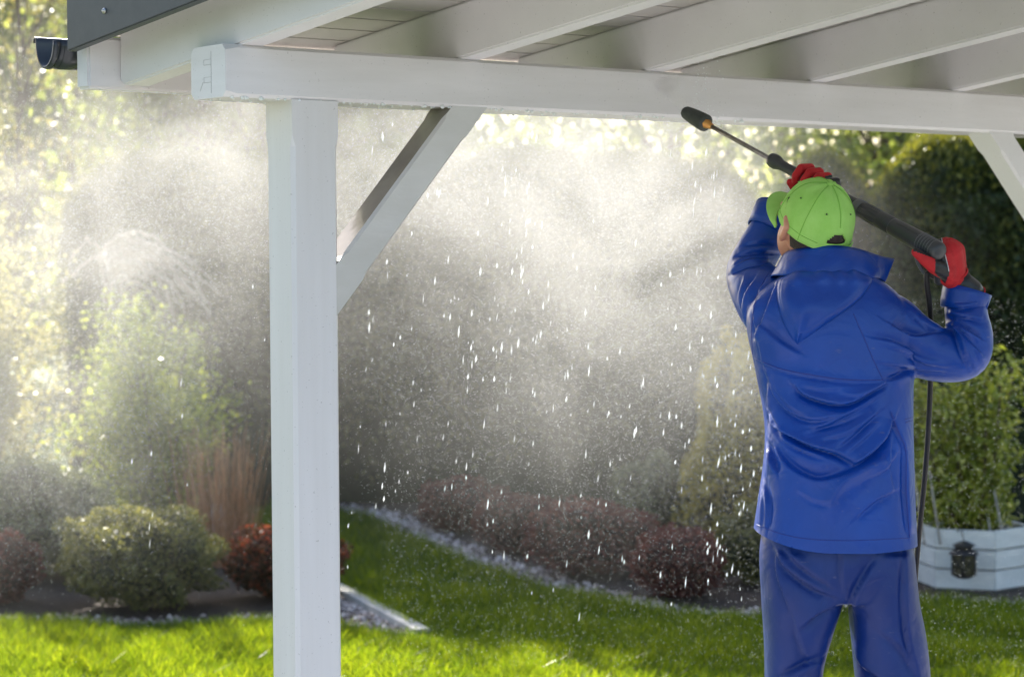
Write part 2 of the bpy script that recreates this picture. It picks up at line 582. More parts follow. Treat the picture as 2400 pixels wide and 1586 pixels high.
# pencil marks left on the beam end
def mark(pts):
    tube('pencil_mark', [S(bl - 0.0004, u, z) for u, z in pts], 0.0004, M['pencil'], beam, 4, smooth=False)
for z in (2.010, 2.050):
    mark([(-0.062, z), (-0.062, z + 0.012), (-0.094, z + 0.012), (-0.094, z), (-0.062, z)])
mark([(-0.062, 1.985), (-0.062, 2.080)])
mark([(-0.098, 2.012), (-0.112, 1.992)])

def brace(tA, zA, tB, zB_, th, wd, m):
    a, b = S(tA, -0.004 - th / 2, zA), S(tB, -0.004 - th / 2, zB_)
    d = (b - a).normalized()
    perp = d.cross(NRM).normalized()
    if perp.z > 0: perp = -perp
    # ends are cut square behind the faces they meet
    L = (b - a).length
    o = chamfered('brace', a, b, NRM, perp, th / 2, wd / 2, [(0, 0.0006), (0.115, 0.0006), (0.135, 0.007), (L - 0.135, 0.007), (L - 0.115, 0.0006), (L, 0.0006)], m, roof)
    o.data.materials.append(M['brace_shade'])
    for p in o.data.polygons:       # shade painted dark on the wet side that faces up
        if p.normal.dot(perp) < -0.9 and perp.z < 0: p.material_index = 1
    return o
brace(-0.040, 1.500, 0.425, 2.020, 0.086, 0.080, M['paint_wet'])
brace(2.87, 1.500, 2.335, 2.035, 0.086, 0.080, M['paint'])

# rafters
RTS = [-0.268, 0.354, 0.962, 1.573, 2.165, 2.77, 3.37, 3.97]
RH = 0.134
for t in RTS:
    V = []
    for r, h0 in ((0.36, 0.012), (0.345, 0.0), (-1.75, 0.0)):
        for tt in (t, t + 0.068):
            V.append(R(tt, r, h0)); V.append(R(tt, r, RH))
    Fc = [(0, 1, 3, 2), (8, 10, 11, 9), (0, 4, 5, 1), (4, 8, 9, 5), (2, 3, 7, 6), (6, 7, 11, 10), (1, 5, 7, 3), (5, 9, 11, 7), (0, 2, 6, 4), (4, 6, 10, 8)]
    mk('rafter', V, Fc, M['paint'], roof, False, 0.005)

# boarding on top of the rafters
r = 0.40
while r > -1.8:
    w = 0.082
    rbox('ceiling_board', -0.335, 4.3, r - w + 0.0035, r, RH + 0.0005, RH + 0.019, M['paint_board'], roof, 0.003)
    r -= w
rbox('roof_sheet', -0.365, 4.33, -1.83, 0.41, RH + 0.020, RH + 0.05, M['roof'], roof, 0.004)

# eave board
fz0, fz1 = 2.020, 2.020 + 0.175
def R2(t, r, z):
    p = R(t, r, 0); return Vector((p.x, p.y, z))
hexa('eave_board', [R2(-0.352, 0.3605, fz0), R2(4.3, 0.3605, fz0), R2(4.3, 0.400, fz0), R2(-0.352, 0.400, fz0),
                    R2(-0.352, 0.3605, fz1 - 0.05), R2(4.3, 0.3605, fz1 - 0.05), R2(4.3, 0.400, fz1 - 0.05), R2(-0.352, 0.400, fz1 - 0.05)], M['paint_beam'], roof, 0.006)

# dark verge trim down the side of the roof
vt = hexa('verge_trim', [R(-0.392, 0.380, 0.085), R(-0.366, 0.380, 0.085), R(-0.366, -1.83, 0.085), R(-0.392, -1.83, 0.085),
                         R(-0.392, 0.380, 0.235), R(-0.366, 0.380, 0.235), R(-0.366, -1.83, 0.235), R(-0.392, -1.83, 0.235)], M['dark_metal'], roof, 0.003)
for rr in (0.258, -0.25, -0.75):
    c = R(-0.393, rr, 0.145)
    v1 = tube_data([c + B * 0.002, c - B * 0.002, c - B * 0.0025], [0.007, 0.007, 0.004], 14)
    v2 = ball(c - B * 0.003, 0.004, 10, 6)
    V, Fc = merge([v1, v2])
    mk('screw', V, Fc, M['steel'], vt, True)

# half round gutter outside the eave board
gv, gf = [], []
GC = 0.450
NH = Vector((-NRM.x, -NRM.y, 0))
prof = []
for k in range(15):
    a = math.pi * k / 14
    prof.append((-0.048 * math.cos(a), -0.062 * math.sin(a)))
prof.append((0.048, 0.010)); prof.append((0.053, 0.013)); prof.append((0.058, 0.009)); prof.append((0.057, 0.002))
gz = 2.138
def gutter_shell(t0, t1, grow, thick):
    V, Fc = [], []
    inner = [(x * (1 - 0), y) for x, y in prof]
    for t in (t0, t1):
        c = R(t, GC, 0)
        for s in (grow, grow + thick):
            for i, (x, y) in enumerate(prof):
                j0, j1 = prof[max(i - 1, 0)], prof[min(i + 1, len(prof) - 1)]
                tx, ty = j1[0] - j0[0], j1[1] - j0[1]
                l = math.hypot(tx, ty)
                nx, ny = ty / l, -tx / l
                V.append(Vector((c.x, c.y, 0)) + NH * (x - nx * -s * -1 if False else x + nx * s) + UPZ * (gz + y + ny * s))
    n = len(prof)
    for i in range(n - 1):
        Fc.append((i, i + 1, 2 * n + i + 1, 2 * n + i))
        Fc.append((n + i, 3 * n + i, 3 * n + i + 1, n + i + 1))
        Fc.append((i, n + i, n + i + 1, i + 1))
        Fc.append((2 * n + i, 2 * n + i + 1, 3 * n + i + 1, 3 * n + i))
    for e in (0, n - 1):
        Fc.append((e, 2 * n + e, 3 * n + e, n + e))
    return V, Fc
V, Fc = gutter_shell(-0.395, 4.35, 0.0, -0.003)
gut = mk('gutter', V, Fc, M['gutter'], roof, True)
V, Fc = gutter_shell(-0.393, -0.380, 0.0005, 0.004)
mk('end_rim', V, Fc, M['gutter'], gut, True)
V, Fc = gutter_shell(-0.365, -0.30, 0.0005, 0.003)
mk('bracket', V, Fc, M['gutter'], gut, True)

# upper beam and its posts behind the view
p_up = R(0, -1.55, 0)
uu = (Vector((p_up.x, p_up.y, 0)) - P0).dot(NRM)
zz = p_up.z
sbox('upper_beam', 0.6, 5.9, uu - 0.06, uu + 0.06, zz - 0.14, zz - 0.001, M['paint'], roof)
sbox('rear_post', 2.9, 3.03, uu - 0.056, uu + 0.056, tz - 0.005, zz - 0.1405, M['paint'], roof)
sbox('rear_post', 5.6, 5.73, uu - 0.056, uu + 0.056, tz - 0.005, zz - 0.1405, M['paint'], roof)

# ------------------------------------------------------------------ planting beds
def sheet(name, px, z, m, label=None, cat=None, kind=None, thick=None):
    pts = [G(x, y) for x, y in px] if not isinstance(px[0], Vector) else px
    V = [Vector((p.x, p.y, z)) for p in pts]
    o = mk(name, V, [tuple(range(len(V)))], m)
    return tag(o, label, cat, None, kind)
LEFT_BED = [G(-500, 1462), G(-100, 1466), G(100, 1462), G(250, 1470), G(420, 1466), G(640, 1462), G(800, 1478), G(930, 1493), G(985, 1490),
            G(880, 1433), G(800, 1392), G(700, 1340), G(610, 1275), G(560, 1215), G(520, 1190), Vector((-2.2, 15.6, 0)), Vector((-6.0, 15.6, 0))]
RIGHT_BED = [G(740, 1185), G(862, 1208), G(925, 1238), G(1000, 1274), G(1110, 1318), G(1235, 1362), G(1340, 1396), G(1450, 1418), G(1560, 1440), G(1680, 1452), G(1800, 1446),
             G(1950, 1436), G(2100, 1425), G(2150, 1412), G(2220, 1412), G(2330, 1424), G(2500, 1424), Vector((5.5, 10.4, 0)), Vector((5.5, 16.2, 0)), Vector((-2.2, 16.2, 0)), Vector((-2.1, 15.0, 0))]
sheet('planting_bed', LEFT_BED, 0.004, M['bed'], kind='structure')
sheet('planting_bed', RIGHT_BED, 0.004, M['bed'], kind='structure')

def inside(poly, X, Y):
    c = np.zeros(len(X), dtype=bool)
    n = len(poly)
    for i in range(n):
        x1, y1, x2, y2 = poly[i].x, poly[i].y, poly[(i + 1) % n].x, poly[(i + 1) % n].y
        cond = ((y1 > Y) != (y2 > Y)) & (X < (x2 - x1) * (Y - y1) / (y2 - y1 + 1e-12) + x1)
        c ^= cond
    return c

# concrete edging between the left bed and the lawn
ed = [G(990, 1492), G(880, 1433), G(800, 1392), G(700, 1340), G(610, 1275)]
edge = catmull(ed, 5)
V, Fc = [], []
for i, p in enumerate(edge):
    d = (edge[min(i + 1, len(edge) - 1)] - edge[max(i - 1, 0)]).normalized()
    s = Vector((d.y, -d.x, 0))
    for a, z in ((-0.035, -0.02), (-0.035, 0.035), (0.035, 0.035), (0.035, -0.02)):
        V.append(p + s * a + UPZ * z)
for i in range(len(edge) - 1):
    for j in range(3):
        Fc.append((i * 4 + j, i * 4 + j + 1, i * 4 + j + 5, i * 4 + j + 4))
Fc.append((0, 1, 2, 3)); k = len(edge) - 1; Fc.append((k * 4, k * 4 + 1, k * 4 + 2, k * 4 + 3))
tag(mk('garden_edging', V, Fc, M['kerb'], None, False), 'pale concrete edging strip between gravel bed and lawn', 'edging')

# pebbles along the beds
def pebbles():
    rng = np.random.default_rng(5)
    n = 90000
    X = rng.uniform(-3.2, 3.2, n); Y = rng.uniform(9.0, 14.6, n)
    k = inside(LEFT_BED, X, Y) | inside(RIGHT_BED, X, Y)
    dist = np.full(n, 9.0)
    for line in (LEFT_BED[:15], RIGHT_BED[:17]):
        for p_, q_ in zip(line, line[1:]):
            dx, dy = q_.x - p_.x, q_.y - p_.y
            tt = np.clip(((X - p_.x) * dx + (Y - p_.y) * dy) / (dx * dx + dy * dy), 0, 1)
            dist = np.minimum(dist, np.hypot(X - p_.x - tt * dx, Y - p_.y - tt * dy))
    k &= dist < rng.uniform(0.02, 0.26, n)
    X, Y = X[k], Y[k]
    n = len(X)
    s = rng.uniform(0.007, 0.022, n)
    base = np.array([(1, 0, 0), (0, 1, 0), (-1, 0, 0), (0, -1, 0), (0, 0, 1)], float)
    faces = np.array([(0, 1, 4), (1, 2, 4), (2, 3, 4), (3, 0, 4)])
    ang = rng.uniform(0, 6.28, n)
    ca, sa = np.cos(ang), np.sin(ang)
    asp = rng.uniform(0.6, 1.0, n)
    V = np.empty((n, 5, 3))
    for j in range(5):
        bx, by, bz = base[j]
        V[:, j, 0] = X + s * (bx * ca - by * asp * sa)
        V[:, j, 1] = Y + s * (bx * sa + by * asp * ca)
        V[:, j, 2] = 0.004 + s * 0.7 * bz
    T = V[:, faces].reshape(-1, 3)
    m = leafmat('pebble_mix', (0.12, 0.085, 0.07), (0.48, 0.39, 0.35), (0.80, 0.72, 0.68), trans=0.0, rough=0.7)
    o = fast_quads('pebbles', T, np.repeat(rng.uniform(0, 1, n), 4), m, nv=3)
    tag(o, 'pale and reddish pebbles strewn over the planting beds', 'pebbles', kind='stuff')
pebbles()

# grass blades
def grass():
    rng = np.random.default_rng(11)
    pts = []
    for (x0, x1, y0, y1, dens) in ((-2.4, 2.7, 7.9, 10.6, 11500), (-1.6, 2.6, 10.6, 15.0, 4200), (-5, -2.4, 7.2, 10.6, 2500), (2.7, 5.5, 7.2, 10.6, 2500), (-4, 5, 6.6, 7.9, 2500)):
        n = int((x1 - x0) * (y1 - y0) * dens)
        X = rng.uniform(x0, x1, n); Y = rng.uniform(y0, y1, n)
        k = ~(inside(LEFT_BED, X, Y) | inside(RIGHT_BED, X, Y))
        q = (X - P0.x) * NRM.x + (Y - P0.y) * NRM.y
        k &= q < -0.44
        pts.append(np.stack([X[k], Y[k]], 1))
    P = np.concatenate(pts)
    n = len(P)
    # tufts: heights vary in patches
    pat = np.array([noise.noise((x * 2.2, y * 2.2, 0.0)) + 0.6 * noise.noise((x * 7, y * 7, 3.0)) for x, y in P[::1]])
    h = (0.045 + 0.022 * pat) * rng.uniform(0.5, 1.55, n)
    a = rng.uniform(0, 6.28, n)
    wv = np.stack([np.cos(a), np.sin(a), np.zeros(n)], 1) * (rng.uniform(0.0022, 0.0042, n) * 0.5)[:, None] * 1.25
    ln = rng.normal(size=(n, 3)) * 0.45; ln[:, 2] = 0
    base = np.stack([P[:, 0], P[:, 1], np.zeros(n)], 1)
    mid = base + np.array([0, 0, 0.55]) * h[:, None] + ln * (h * 0.30)[:, None]
    tip = base + np.array([0, 0, 1.0]) * h[:, None] + ln * h[:, None]
    V = np.empty((n, 2, 4, 3))
    V[:, 0, 0] = base - wv; V[:, 0, 1] = base + wv; V[:, 0, 2] = mid + wv * 0.85; V[:, 0, 3] = mid - wv * 0.85
    V[:, 1, 0] = mid - wv * 0.85; V[:, 1, 1] = mid + wv * 0.85; V[:, 1, 2] = tip + wv * 0.15; V[:, 1, 3] = tip - wv * 0.15
    rnd = np.clip(rng.uniform(0, 1, n) * 0.8 + 0.2 * pat, 0, 1)
    m = leafmat('grass_blade', (0.05, 0.10, 0.022), (0.14, 0.21, 0.030), (0.28, 0.34, 0.045), trans=0.70, tcol=(1.8, 1.6, 0.3), rough=0.28)
    o = fast_quads('grass', V.reshape(-1, 3), np.repeat(rnd, 2), m)
    tag(o, 'short bright green lawn grass, sunlit strip and shaded wedge', 'grass', kind='stuff')
grass()

# ================================================================== PLANTS
LM = {}
LM['olive'] = leafmat('olive_leaf', (0.07, 0.08, 0.028), (0.17, 0.175, 0.055), (0.42, 0.39, 0.14), trans=0.38)
LM['greygreen'] = leafmat('grey_green_leaf', (0.09, 0.115, 0.06), (0.18, 0.21, 0.11), (0.32, 0.35, 0.19), trans=0.32)
LM['photinia'] = leafmat('red_tip_leaf', (0.03, 0.035, 0.012), (0.10, 0.05, 0.02), (0.52, 0.13, 0.07), trans=0.4, tcol=(1.3, 0.9, 0.6))
LM['barberry'] = leafmat('purple_leaf', (0.06, 0.022, 0.020), (0.15, 0.055, 0.045), (0.32, 0.12, 0.09), trans=0.4, tcol=(1.3, 0.8, 0.7))
LM['spindle'] = leafmat('bright_leaf', (0.11, 0.17, 0.03), (0.28, 0.36, 0.05), (0.55, 0.60, 0.12), trans=0.55, rough=0.14)
LM['gold'] = leafmat('golden_leaf', (0.30, 0.25, 0.04), (0.58, 0.47, 0.09), (0.78, 0.66, 0.20), trans=0.45)
LM['paleyellow'] = leafmat('pale_yellow_leaf', (0.25, 0.25, 0.09), (0.42, 0.40, 0.17), (0.60, 0.57, 0.30), trans=0.42, tcol=(1.1, 1.05, 0.75))
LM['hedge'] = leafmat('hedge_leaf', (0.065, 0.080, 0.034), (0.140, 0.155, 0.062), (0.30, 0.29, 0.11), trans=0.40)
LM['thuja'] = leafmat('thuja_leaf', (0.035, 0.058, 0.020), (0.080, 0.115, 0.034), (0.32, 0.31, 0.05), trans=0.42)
LM['lime'] = leafmat('lime_leaf', (0.14, 0.20, 0.05), (0.28, 0.34, 0.09), (0.46, 0.50, 0.18), trans=0.55)
LM['bamboo'] = leafmat('bamboo_leaf', (0.13, 0.18, 0.035), (0.34, 0.40, 0.065), (0.60, 0.60, 0.15), trans=0.45, rough=0.3)
LM['far'] = leafmat('far_leaf', (0.10, 0.14, 0.04), (0.18, 0.22, 0.07), (0.28, 0.32, 0.12), trans=0.45)
LM['spring'] = leafmat('spring_leaf', (0.17, 0.19, 0.06), (0.28, 0.28, 0.09), (0.44, 0.38, 0.12), trans=0.4, tcol=(1.1, 1.05, 0.7))
LM['dry'] = leafmat('dry_stalk', (0.26, 0.12, 0.05), (0.52, 0.26, 0.12), (0.68, 0.42, 0.24), trans=0.4, tcol=(1.2, 1.0, 0.8))

def at(x, D, z=0.0):
    """ground spot at photo column x, D metres out"""
    p = W(x, 800, D)
    return Vector((p.x, p.y, z))

BED = 'low shrubs in the planting beds'
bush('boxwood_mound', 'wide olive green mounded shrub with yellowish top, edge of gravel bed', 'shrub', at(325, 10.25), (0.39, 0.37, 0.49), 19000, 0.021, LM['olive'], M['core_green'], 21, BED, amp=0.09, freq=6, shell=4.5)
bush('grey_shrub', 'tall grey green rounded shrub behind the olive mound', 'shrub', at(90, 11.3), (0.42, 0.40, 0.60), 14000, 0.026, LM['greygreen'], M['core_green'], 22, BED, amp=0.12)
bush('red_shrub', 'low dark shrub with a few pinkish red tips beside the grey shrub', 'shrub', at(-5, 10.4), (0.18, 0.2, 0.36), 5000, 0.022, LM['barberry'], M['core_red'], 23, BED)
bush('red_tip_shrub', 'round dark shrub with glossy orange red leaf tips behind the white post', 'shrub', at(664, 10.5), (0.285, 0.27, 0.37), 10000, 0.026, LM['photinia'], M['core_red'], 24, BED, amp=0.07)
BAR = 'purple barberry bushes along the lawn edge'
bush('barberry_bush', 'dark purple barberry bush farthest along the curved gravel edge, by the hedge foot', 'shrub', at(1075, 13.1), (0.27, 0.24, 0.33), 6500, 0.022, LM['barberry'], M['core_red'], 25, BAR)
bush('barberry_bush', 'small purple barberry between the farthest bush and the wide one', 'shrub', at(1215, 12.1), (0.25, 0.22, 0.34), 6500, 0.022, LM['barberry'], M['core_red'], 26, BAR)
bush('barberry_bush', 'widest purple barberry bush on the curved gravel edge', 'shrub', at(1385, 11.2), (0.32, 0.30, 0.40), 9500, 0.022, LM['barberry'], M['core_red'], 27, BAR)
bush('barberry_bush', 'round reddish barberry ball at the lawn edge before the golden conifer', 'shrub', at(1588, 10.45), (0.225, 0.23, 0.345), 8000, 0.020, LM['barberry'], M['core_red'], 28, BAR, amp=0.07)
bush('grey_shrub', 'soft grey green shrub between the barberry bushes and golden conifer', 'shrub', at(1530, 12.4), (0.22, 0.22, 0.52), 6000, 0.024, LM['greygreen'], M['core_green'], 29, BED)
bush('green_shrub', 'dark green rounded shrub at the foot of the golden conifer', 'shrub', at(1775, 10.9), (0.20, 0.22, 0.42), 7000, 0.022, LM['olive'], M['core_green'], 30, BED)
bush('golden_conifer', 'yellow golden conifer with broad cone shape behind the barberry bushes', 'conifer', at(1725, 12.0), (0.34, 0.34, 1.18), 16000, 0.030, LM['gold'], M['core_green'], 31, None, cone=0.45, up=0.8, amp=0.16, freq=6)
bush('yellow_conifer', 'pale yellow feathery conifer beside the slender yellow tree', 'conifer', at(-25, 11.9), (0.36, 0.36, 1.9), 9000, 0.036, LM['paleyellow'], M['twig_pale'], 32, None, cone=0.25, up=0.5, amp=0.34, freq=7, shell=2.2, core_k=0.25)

# bright leafy shrub with stems
def leafy_shrub():
    rng = np.random.default_rng(40)
    base = at(370, 12.2)
    root = empty('leafy_shrub', base, 'loose leafy shrub with bright wet yellow green leaves beside the post', 'shrub')
    st, tipsL = [], []
    for k in range(26):
        a = rng.uniform(0, 6.28); rr = rng.uniform(0.12, 0.62)
        top = base + Vector((math.cos(a) * rr, math.sin(a) * rr * 0.8, rng.uniform(0.75, 1.48) - 0.25 * rr))
        mid = base + Vector((math.cos(a) * rr * 0.45, math.sin(a) * rr * 0.4, top.z * 0.55))
        pts = catmull([base + Vector((math.cos(a), math.sin(a), 0)) * 0.06 - UPZ * 0.03, mid, top], 6)
        st.append(tube_data(pts, [0.010 * (1 - 0.75 * i / (len(pts) - 1)) for i in range(len(pts))], 5))
        for i in range(4, len(pts)):
            for _ in range(62):
                tipsL.append(np.array(pts[i]) + rng.normal(size=3) * np.array([0.085, 0.085, 0.075]))
    V, Fc = merge(st)
    mk('stems', V, Fc, M['wood_brown'], root, True)
    P = np.array(tipsL)
    out = unit(P - np.array(base) - np.array([0, 0, 0.6]))
    V = leaf_verts(P, 0.036, rng, out, 0.35, 0.55)
    fast_quads('foliage', V, rng.uniform(0, 1, len(P)), LM['spindle'], root)
leafy_shrub()

# weeping bare branches
def weeping():
    rng = np.random.default_rng(41)
    base = at(250, 12.9)
    root = empty('weeping_tree', base, 'bare weeping tree with pale arching twigs over the leafy shrub', 'tree')
    top = Vector((base.x, base.y, 1.66))
    tube('trunk', catmull([base - UPZ * 0.05, base + Vector((0.03, 0, 0.8)), top], 6), [0.035 - 0.001 * i for i in range(13)], M['wood_brown'], root, 8)
    for k in range(34):
        a = rng.uniform(-0.6, 0.6) if k % 6 else rng.uniform(0, 6.28)
        L = rng.uniform(0.30, 0.70) if k % 6 else rng.uniform(0.15, 0.3)
        d = Vector((math.cos(a), math.sin(a), 0))
        s = top + Vector((rng.normal() * 0.02, rng.normal() * 0.02, rng.uniform(-0.2, 0.02)))
        rise = rng.uniform(0.02, 0.12)
        pts = catmull([s, s + d * L * 0.35 + UPZ * rise, s + d * L * 0.72 + UPZ * (rise - 0.08), s + d * L + UPZ * (rise - rng.uniform(0.14, 0.36))], 5)
        jit = [p + Vector(rng.normal(size=3) * 0.011) for p in pts]
        tube('branch', jit, [0.012 * (1 - 0.7 * i / (len(jit) - 1)) for i in range(len(jit))], M['twig_pale'], root, 5)
weeping()

# dry ornamental grass
def dry_grass():
    rng = np.random.default_rng(42)
    base = at(510, 11.7)
    root = empty('dry_grass_clump', base, 'upright tuft of dry orange brown grass by the white post', 'grass clump')
    n = 300
    a = rng.uniform(0, 6.28, n); q = np.sqrt(rng.uniform(0, 1, n))
    foot = np.stack([np.cos(a) * q * 0.19, np.sin(a) * q * 0.14, np.full(n, -0.01)], 1) + np.array(base)
    h = rng.uniform(0.30, 0.78, n)
    lean = np.stack([np.cos(a) * q * 0.09, np.sin(a) * q * 0.09, np.ones(n)], 1) + rng.normal(size=(n, 3)) * np.array([0.07, 0.07, 0])
    w = np.stack([np.ones(n), rng.normal(size=n) * 0.5, np.zeros(n)], 1) * 0.0022
    V = np.empty((n, 2, 4, 3))
    mid = foot + lean * (h * 0.5)[:, None]; tip = foot + lean * h[:, None] + rng.normal(size=(n, 3)) * np.array([0.02, 0.02, 0])
    V[:, 0, 0] = foot - w; V[:, 0, 1] = foot + w; V[:, 0, 2] = mid + w; V[:, 0, 3] = mid - w
    V[:, 1, 0] = mid - w; V[:, 1, 1] = mid + w; V[:, 1, 2] = tip + w * 0.3; V[:, 1, 3] = tip - w * 0.3
    o = fast_quads('stalks', V.reshape(-1, 3), np.repeat(rng.uniform(0, 1, n), 2), LM['dry'], root)
    o['kind'] = 'stuff'
dry_grass()

# clipped hedge of conifers
def hedge(name, label, x0, x1, D, half, top, seed, n, lm, lumpw=0.8, cat='hedge', group=None, size=0.045):
    rng = np.random.default_rng(seed)
    a, b = at(x0, D), at(x1, D)
    mid = (a + b) / 2; L = (b - a).length / 2
    root = empty(name, mid, label, cat, group)
    ph = rng.uniform(0, 6.28, 4)
    def surf(U, Vv):   # U along -1..1, Vv around: 0 front bottom .. 1 back bottom
        x = U * L
        bul = 0.10 * np.abs(np.sin(x / lumpw * math.pi + ph[0])) + 0.05 * np.sin(x * 3.1 + ph[1]) + 0.03 * np.sin(x * 7.3 + ph[2])
        tpp = top + 0.05 * np.abs(np.sin(x / lumpw * math.pi + ph[0])) + 0.03 * np.sin(x * 2.3 + ph[3])
        e = np.clip((1 - np.abs(U)) * L / 0.35, 0, 1) ** 0.5
        tpp = tpp * (0.80 + 0.20 * e)
        hw = (half + bul) * (0.35 + 0.65 * e)
        ang = Vv * math.pi
        cy_ = -np.sign(np.cos(ang)) * np.abs(np.cos(ang)) ** 0.55
        sz = np.sin(ang) ** 0.30
        tape = 1 - 0.25 * sz
        return np.stack([x, cy_ * hw * tape, sz * tpp], 1)
    ux, uy = (b - a).normalized().x, (b - a).normalized().y
    def place(q):
        return np.stack([mid.x + q[:, 0] * ux - q[:, 1] * uy, mid.y + q[:, 0] * uy + q[:, 1] * ux, q[:, 2]], 1)
    U = rng.uniform(-1, 1, n); Vv = rng.uniform(0, 1, n) ** 1.25
    q = surf(U, Vv)
    eps = surf(U, np.clip(Vv + 0.02, 0, 1)) - surf(U, np.clip(Vv - 0.02, 0, 1))
    nn = unit(np.cross(eps, np.tile([1.0, 0, 0], (n, 1))))
    nn[(nn[:, 2] * 0 + nn @ np.array([0, 0, 1]) < -0.2)] *= -1
    cl = np.array([noise.noise((p[0] * 4, p[2] * 4, p[1] * 4)) for p in q])
    q = q + nn * (rng.uniform(-0.09, 0.02, n) + 0.07 * cl)[:, None]
    P = place(q)
    nw = np.stack([nn[:, 0] * ux - nn[:, 1] * uy, nn[:, 0] * uy + nn[:, 1] * ux, nn[:, 2]], 1)
    V = leaf_verts(P, size, rng, unit(nw * 0.5 + np.array([0, 0, 0.8])), 0.5, 0.5)
    fast_quads('foliage', V, np.clip(rng.uniform(0, 0.72, n) + 0.3 * cl + 0.45 * np.clip((q[:, 2] - top + 0.16) / 0.2, 0, 1), 0, 1), lm, root)  # top leaves shift to yellow, the sun's rim painted in
    # young yellow tips along the top, coloured to carry the sunlit rim
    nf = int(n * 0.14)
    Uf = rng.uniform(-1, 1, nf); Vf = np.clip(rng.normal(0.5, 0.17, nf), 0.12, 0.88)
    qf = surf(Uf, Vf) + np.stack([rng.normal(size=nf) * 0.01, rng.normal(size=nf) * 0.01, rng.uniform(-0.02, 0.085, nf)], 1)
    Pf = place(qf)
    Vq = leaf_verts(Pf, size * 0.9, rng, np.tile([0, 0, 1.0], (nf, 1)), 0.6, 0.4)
    fast_quads('rim_lit_leaves', Vq, rng.uniform(0.7, 1.0, nf), lm, root)
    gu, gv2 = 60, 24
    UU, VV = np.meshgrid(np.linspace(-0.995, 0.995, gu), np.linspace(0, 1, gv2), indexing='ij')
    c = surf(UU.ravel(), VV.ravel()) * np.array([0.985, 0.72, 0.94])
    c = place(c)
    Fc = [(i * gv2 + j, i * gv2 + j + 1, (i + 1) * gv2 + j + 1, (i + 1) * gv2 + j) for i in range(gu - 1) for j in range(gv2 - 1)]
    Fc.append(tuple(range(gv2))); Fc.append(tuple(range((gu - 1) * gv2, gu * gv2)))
    mk('core_fill', [Vector(p) for p in c], Fc, M['core_green'], root, True)  # closed core, coloured dark as the shade within the hedge
    return root
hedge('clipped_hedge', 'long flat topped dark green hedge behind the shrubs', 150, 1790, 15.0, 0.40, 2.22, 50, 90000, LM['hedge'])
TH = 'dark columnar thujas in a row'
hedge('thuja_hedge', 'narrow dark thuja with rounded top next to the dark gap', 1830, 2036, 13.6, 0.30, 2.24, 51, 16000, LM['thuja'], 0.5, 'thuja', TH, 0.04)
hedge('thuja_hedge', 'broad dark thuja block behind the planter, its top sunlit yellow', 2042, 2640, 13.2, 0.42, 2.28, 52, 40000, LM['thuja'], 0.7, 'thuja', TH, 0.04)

# trees beyond the hedge
def tree(name, label, base, h, rx, n, size, lm, seed, trunk_r=0.09, crown0=0.25, group='trees beyond the hedge', clumps=40, spread=0.34, limb_k=1.0):
    rng = np.random.default_rng(seed)
    root = empty(name, base, label, 'tree', group)
    tp = base + Vector((rng.normal() * 0.1, rng.normal() * 0.1, h * 0.93))
    tr = catmull([base - UPZ * 0.1, base + Vector((rng.normal() * 0.08, rng.normal() * 0.05, h * 0.4)), tp], 6)
    tube('trunk', tr, [trunk_r * (1 - 0.85 * i / (len(tr) - 1)) for i in range(len(tr))], M['wood_brown'], root, 8)
    cs, limb = [], []
    for k in range(clumps):
        z = rng.uniform(crown0, 1.0)
        wr = rx * math.sqrt(max(0.03, 1 - ((z - (crown0 + 1) / 2) / ((1 - crown0) / 2 + 0.08)) ** 2))
        a = rng.uniform(0, 6.28); q = math.sqrt(rng.uniform(0.05, 1))
        c = base + Vector((math.cos(a) * wr * q, math.sin(a) * wr * q, z * h))
        cs.append(np.array(c))
        st = tr[min(len(tr) - 1, int(len(tr) * max(0.1, z - 0.18)))]
        limb.append(tube_data(catmull([st, (st + c) / 2 + UPZ * 0.08, c], 3), [limb_k * q_ for q_ in (0.028, 0.024, 0.02, 0.016, 0.012, 0.009, 0.006)], 5))
    V, Fc = merge(limb)
    mk('limbs', V, Fc, M['wood_brown'], root, True)
    cs = np.array(cs)
    idx = rng.integers(0, len(cs), n)
    P = cs[idx] + rng.normal(size=(n, 3)) * np.array([spread, spread, spread * 0.7])
    V = leaf_verts(P, size, rng, None, 0.5, 0.6)
    cv = rng.uniform(0, 0.5, len(cs))
    fast_quads('crown', V, np.clip(cv[idx] + rng.uniform(0, 0.5, n), 0, 1), lm, root)
    return root
k = 0
specs = [(440, 17.2, 5.1, 0.7, 9000), (620, 17.0, 5.35, 0.85, 11000), (830, 17.3, 5.15, 0.95, 12000), (1050, 17.4, 5.0, 1.1, 7000), (1290, 21.0, 5.0, 1.4, 3600), (1560, 19.6, 4.5, 1.2, 3200), (1840, 21.5, 5.2, 1.4, 3600), (2080, 19.5, 4.6, 1.1, 3200)]
names = ['dense pale green tree behind the hedge, between gutter and post', 'dense green tree directly behind the white post, over the hedge', 'dense green tree behind the hedge, between post and brace',
         'tree behind the top of the brace, crown raised to shade the lawn', 'tall pale tree behind the thickest spray', 'yellow green tree behind the nozzle', 'tall light green tree behind the lance', 'bright yellow green tree before the blue grey roof']
for (x, D, h, rx, nl), nm in zip(specs, names):
    tree('garden_tree', nm, at(x, D), h, rx, nl, 0.12, LM['lime'], 60 + k, clumps=46, crown0=0.84 if x == 1050 else 0.25)  # the raised crown is out of view, shaped to shade the lawn
    k += 1
tree('slender_tree', 'slender multi stemmed tree with sparse yellow spring leaves', at(60, 15.5), 4.4, 0.75, 2600, 0.05, LM['spring'], 80, 0.022, 0.2, None, 46, 0.12, 0.35)
tree('slender_tree', 'second thin yellow leaved tree close to the gutter', at(185, 17.0), 4.6, 0.6, 2000, 0.05, LM['spring'], 81, 0.022, 0.2, None, 40, 0.12, 0.35)
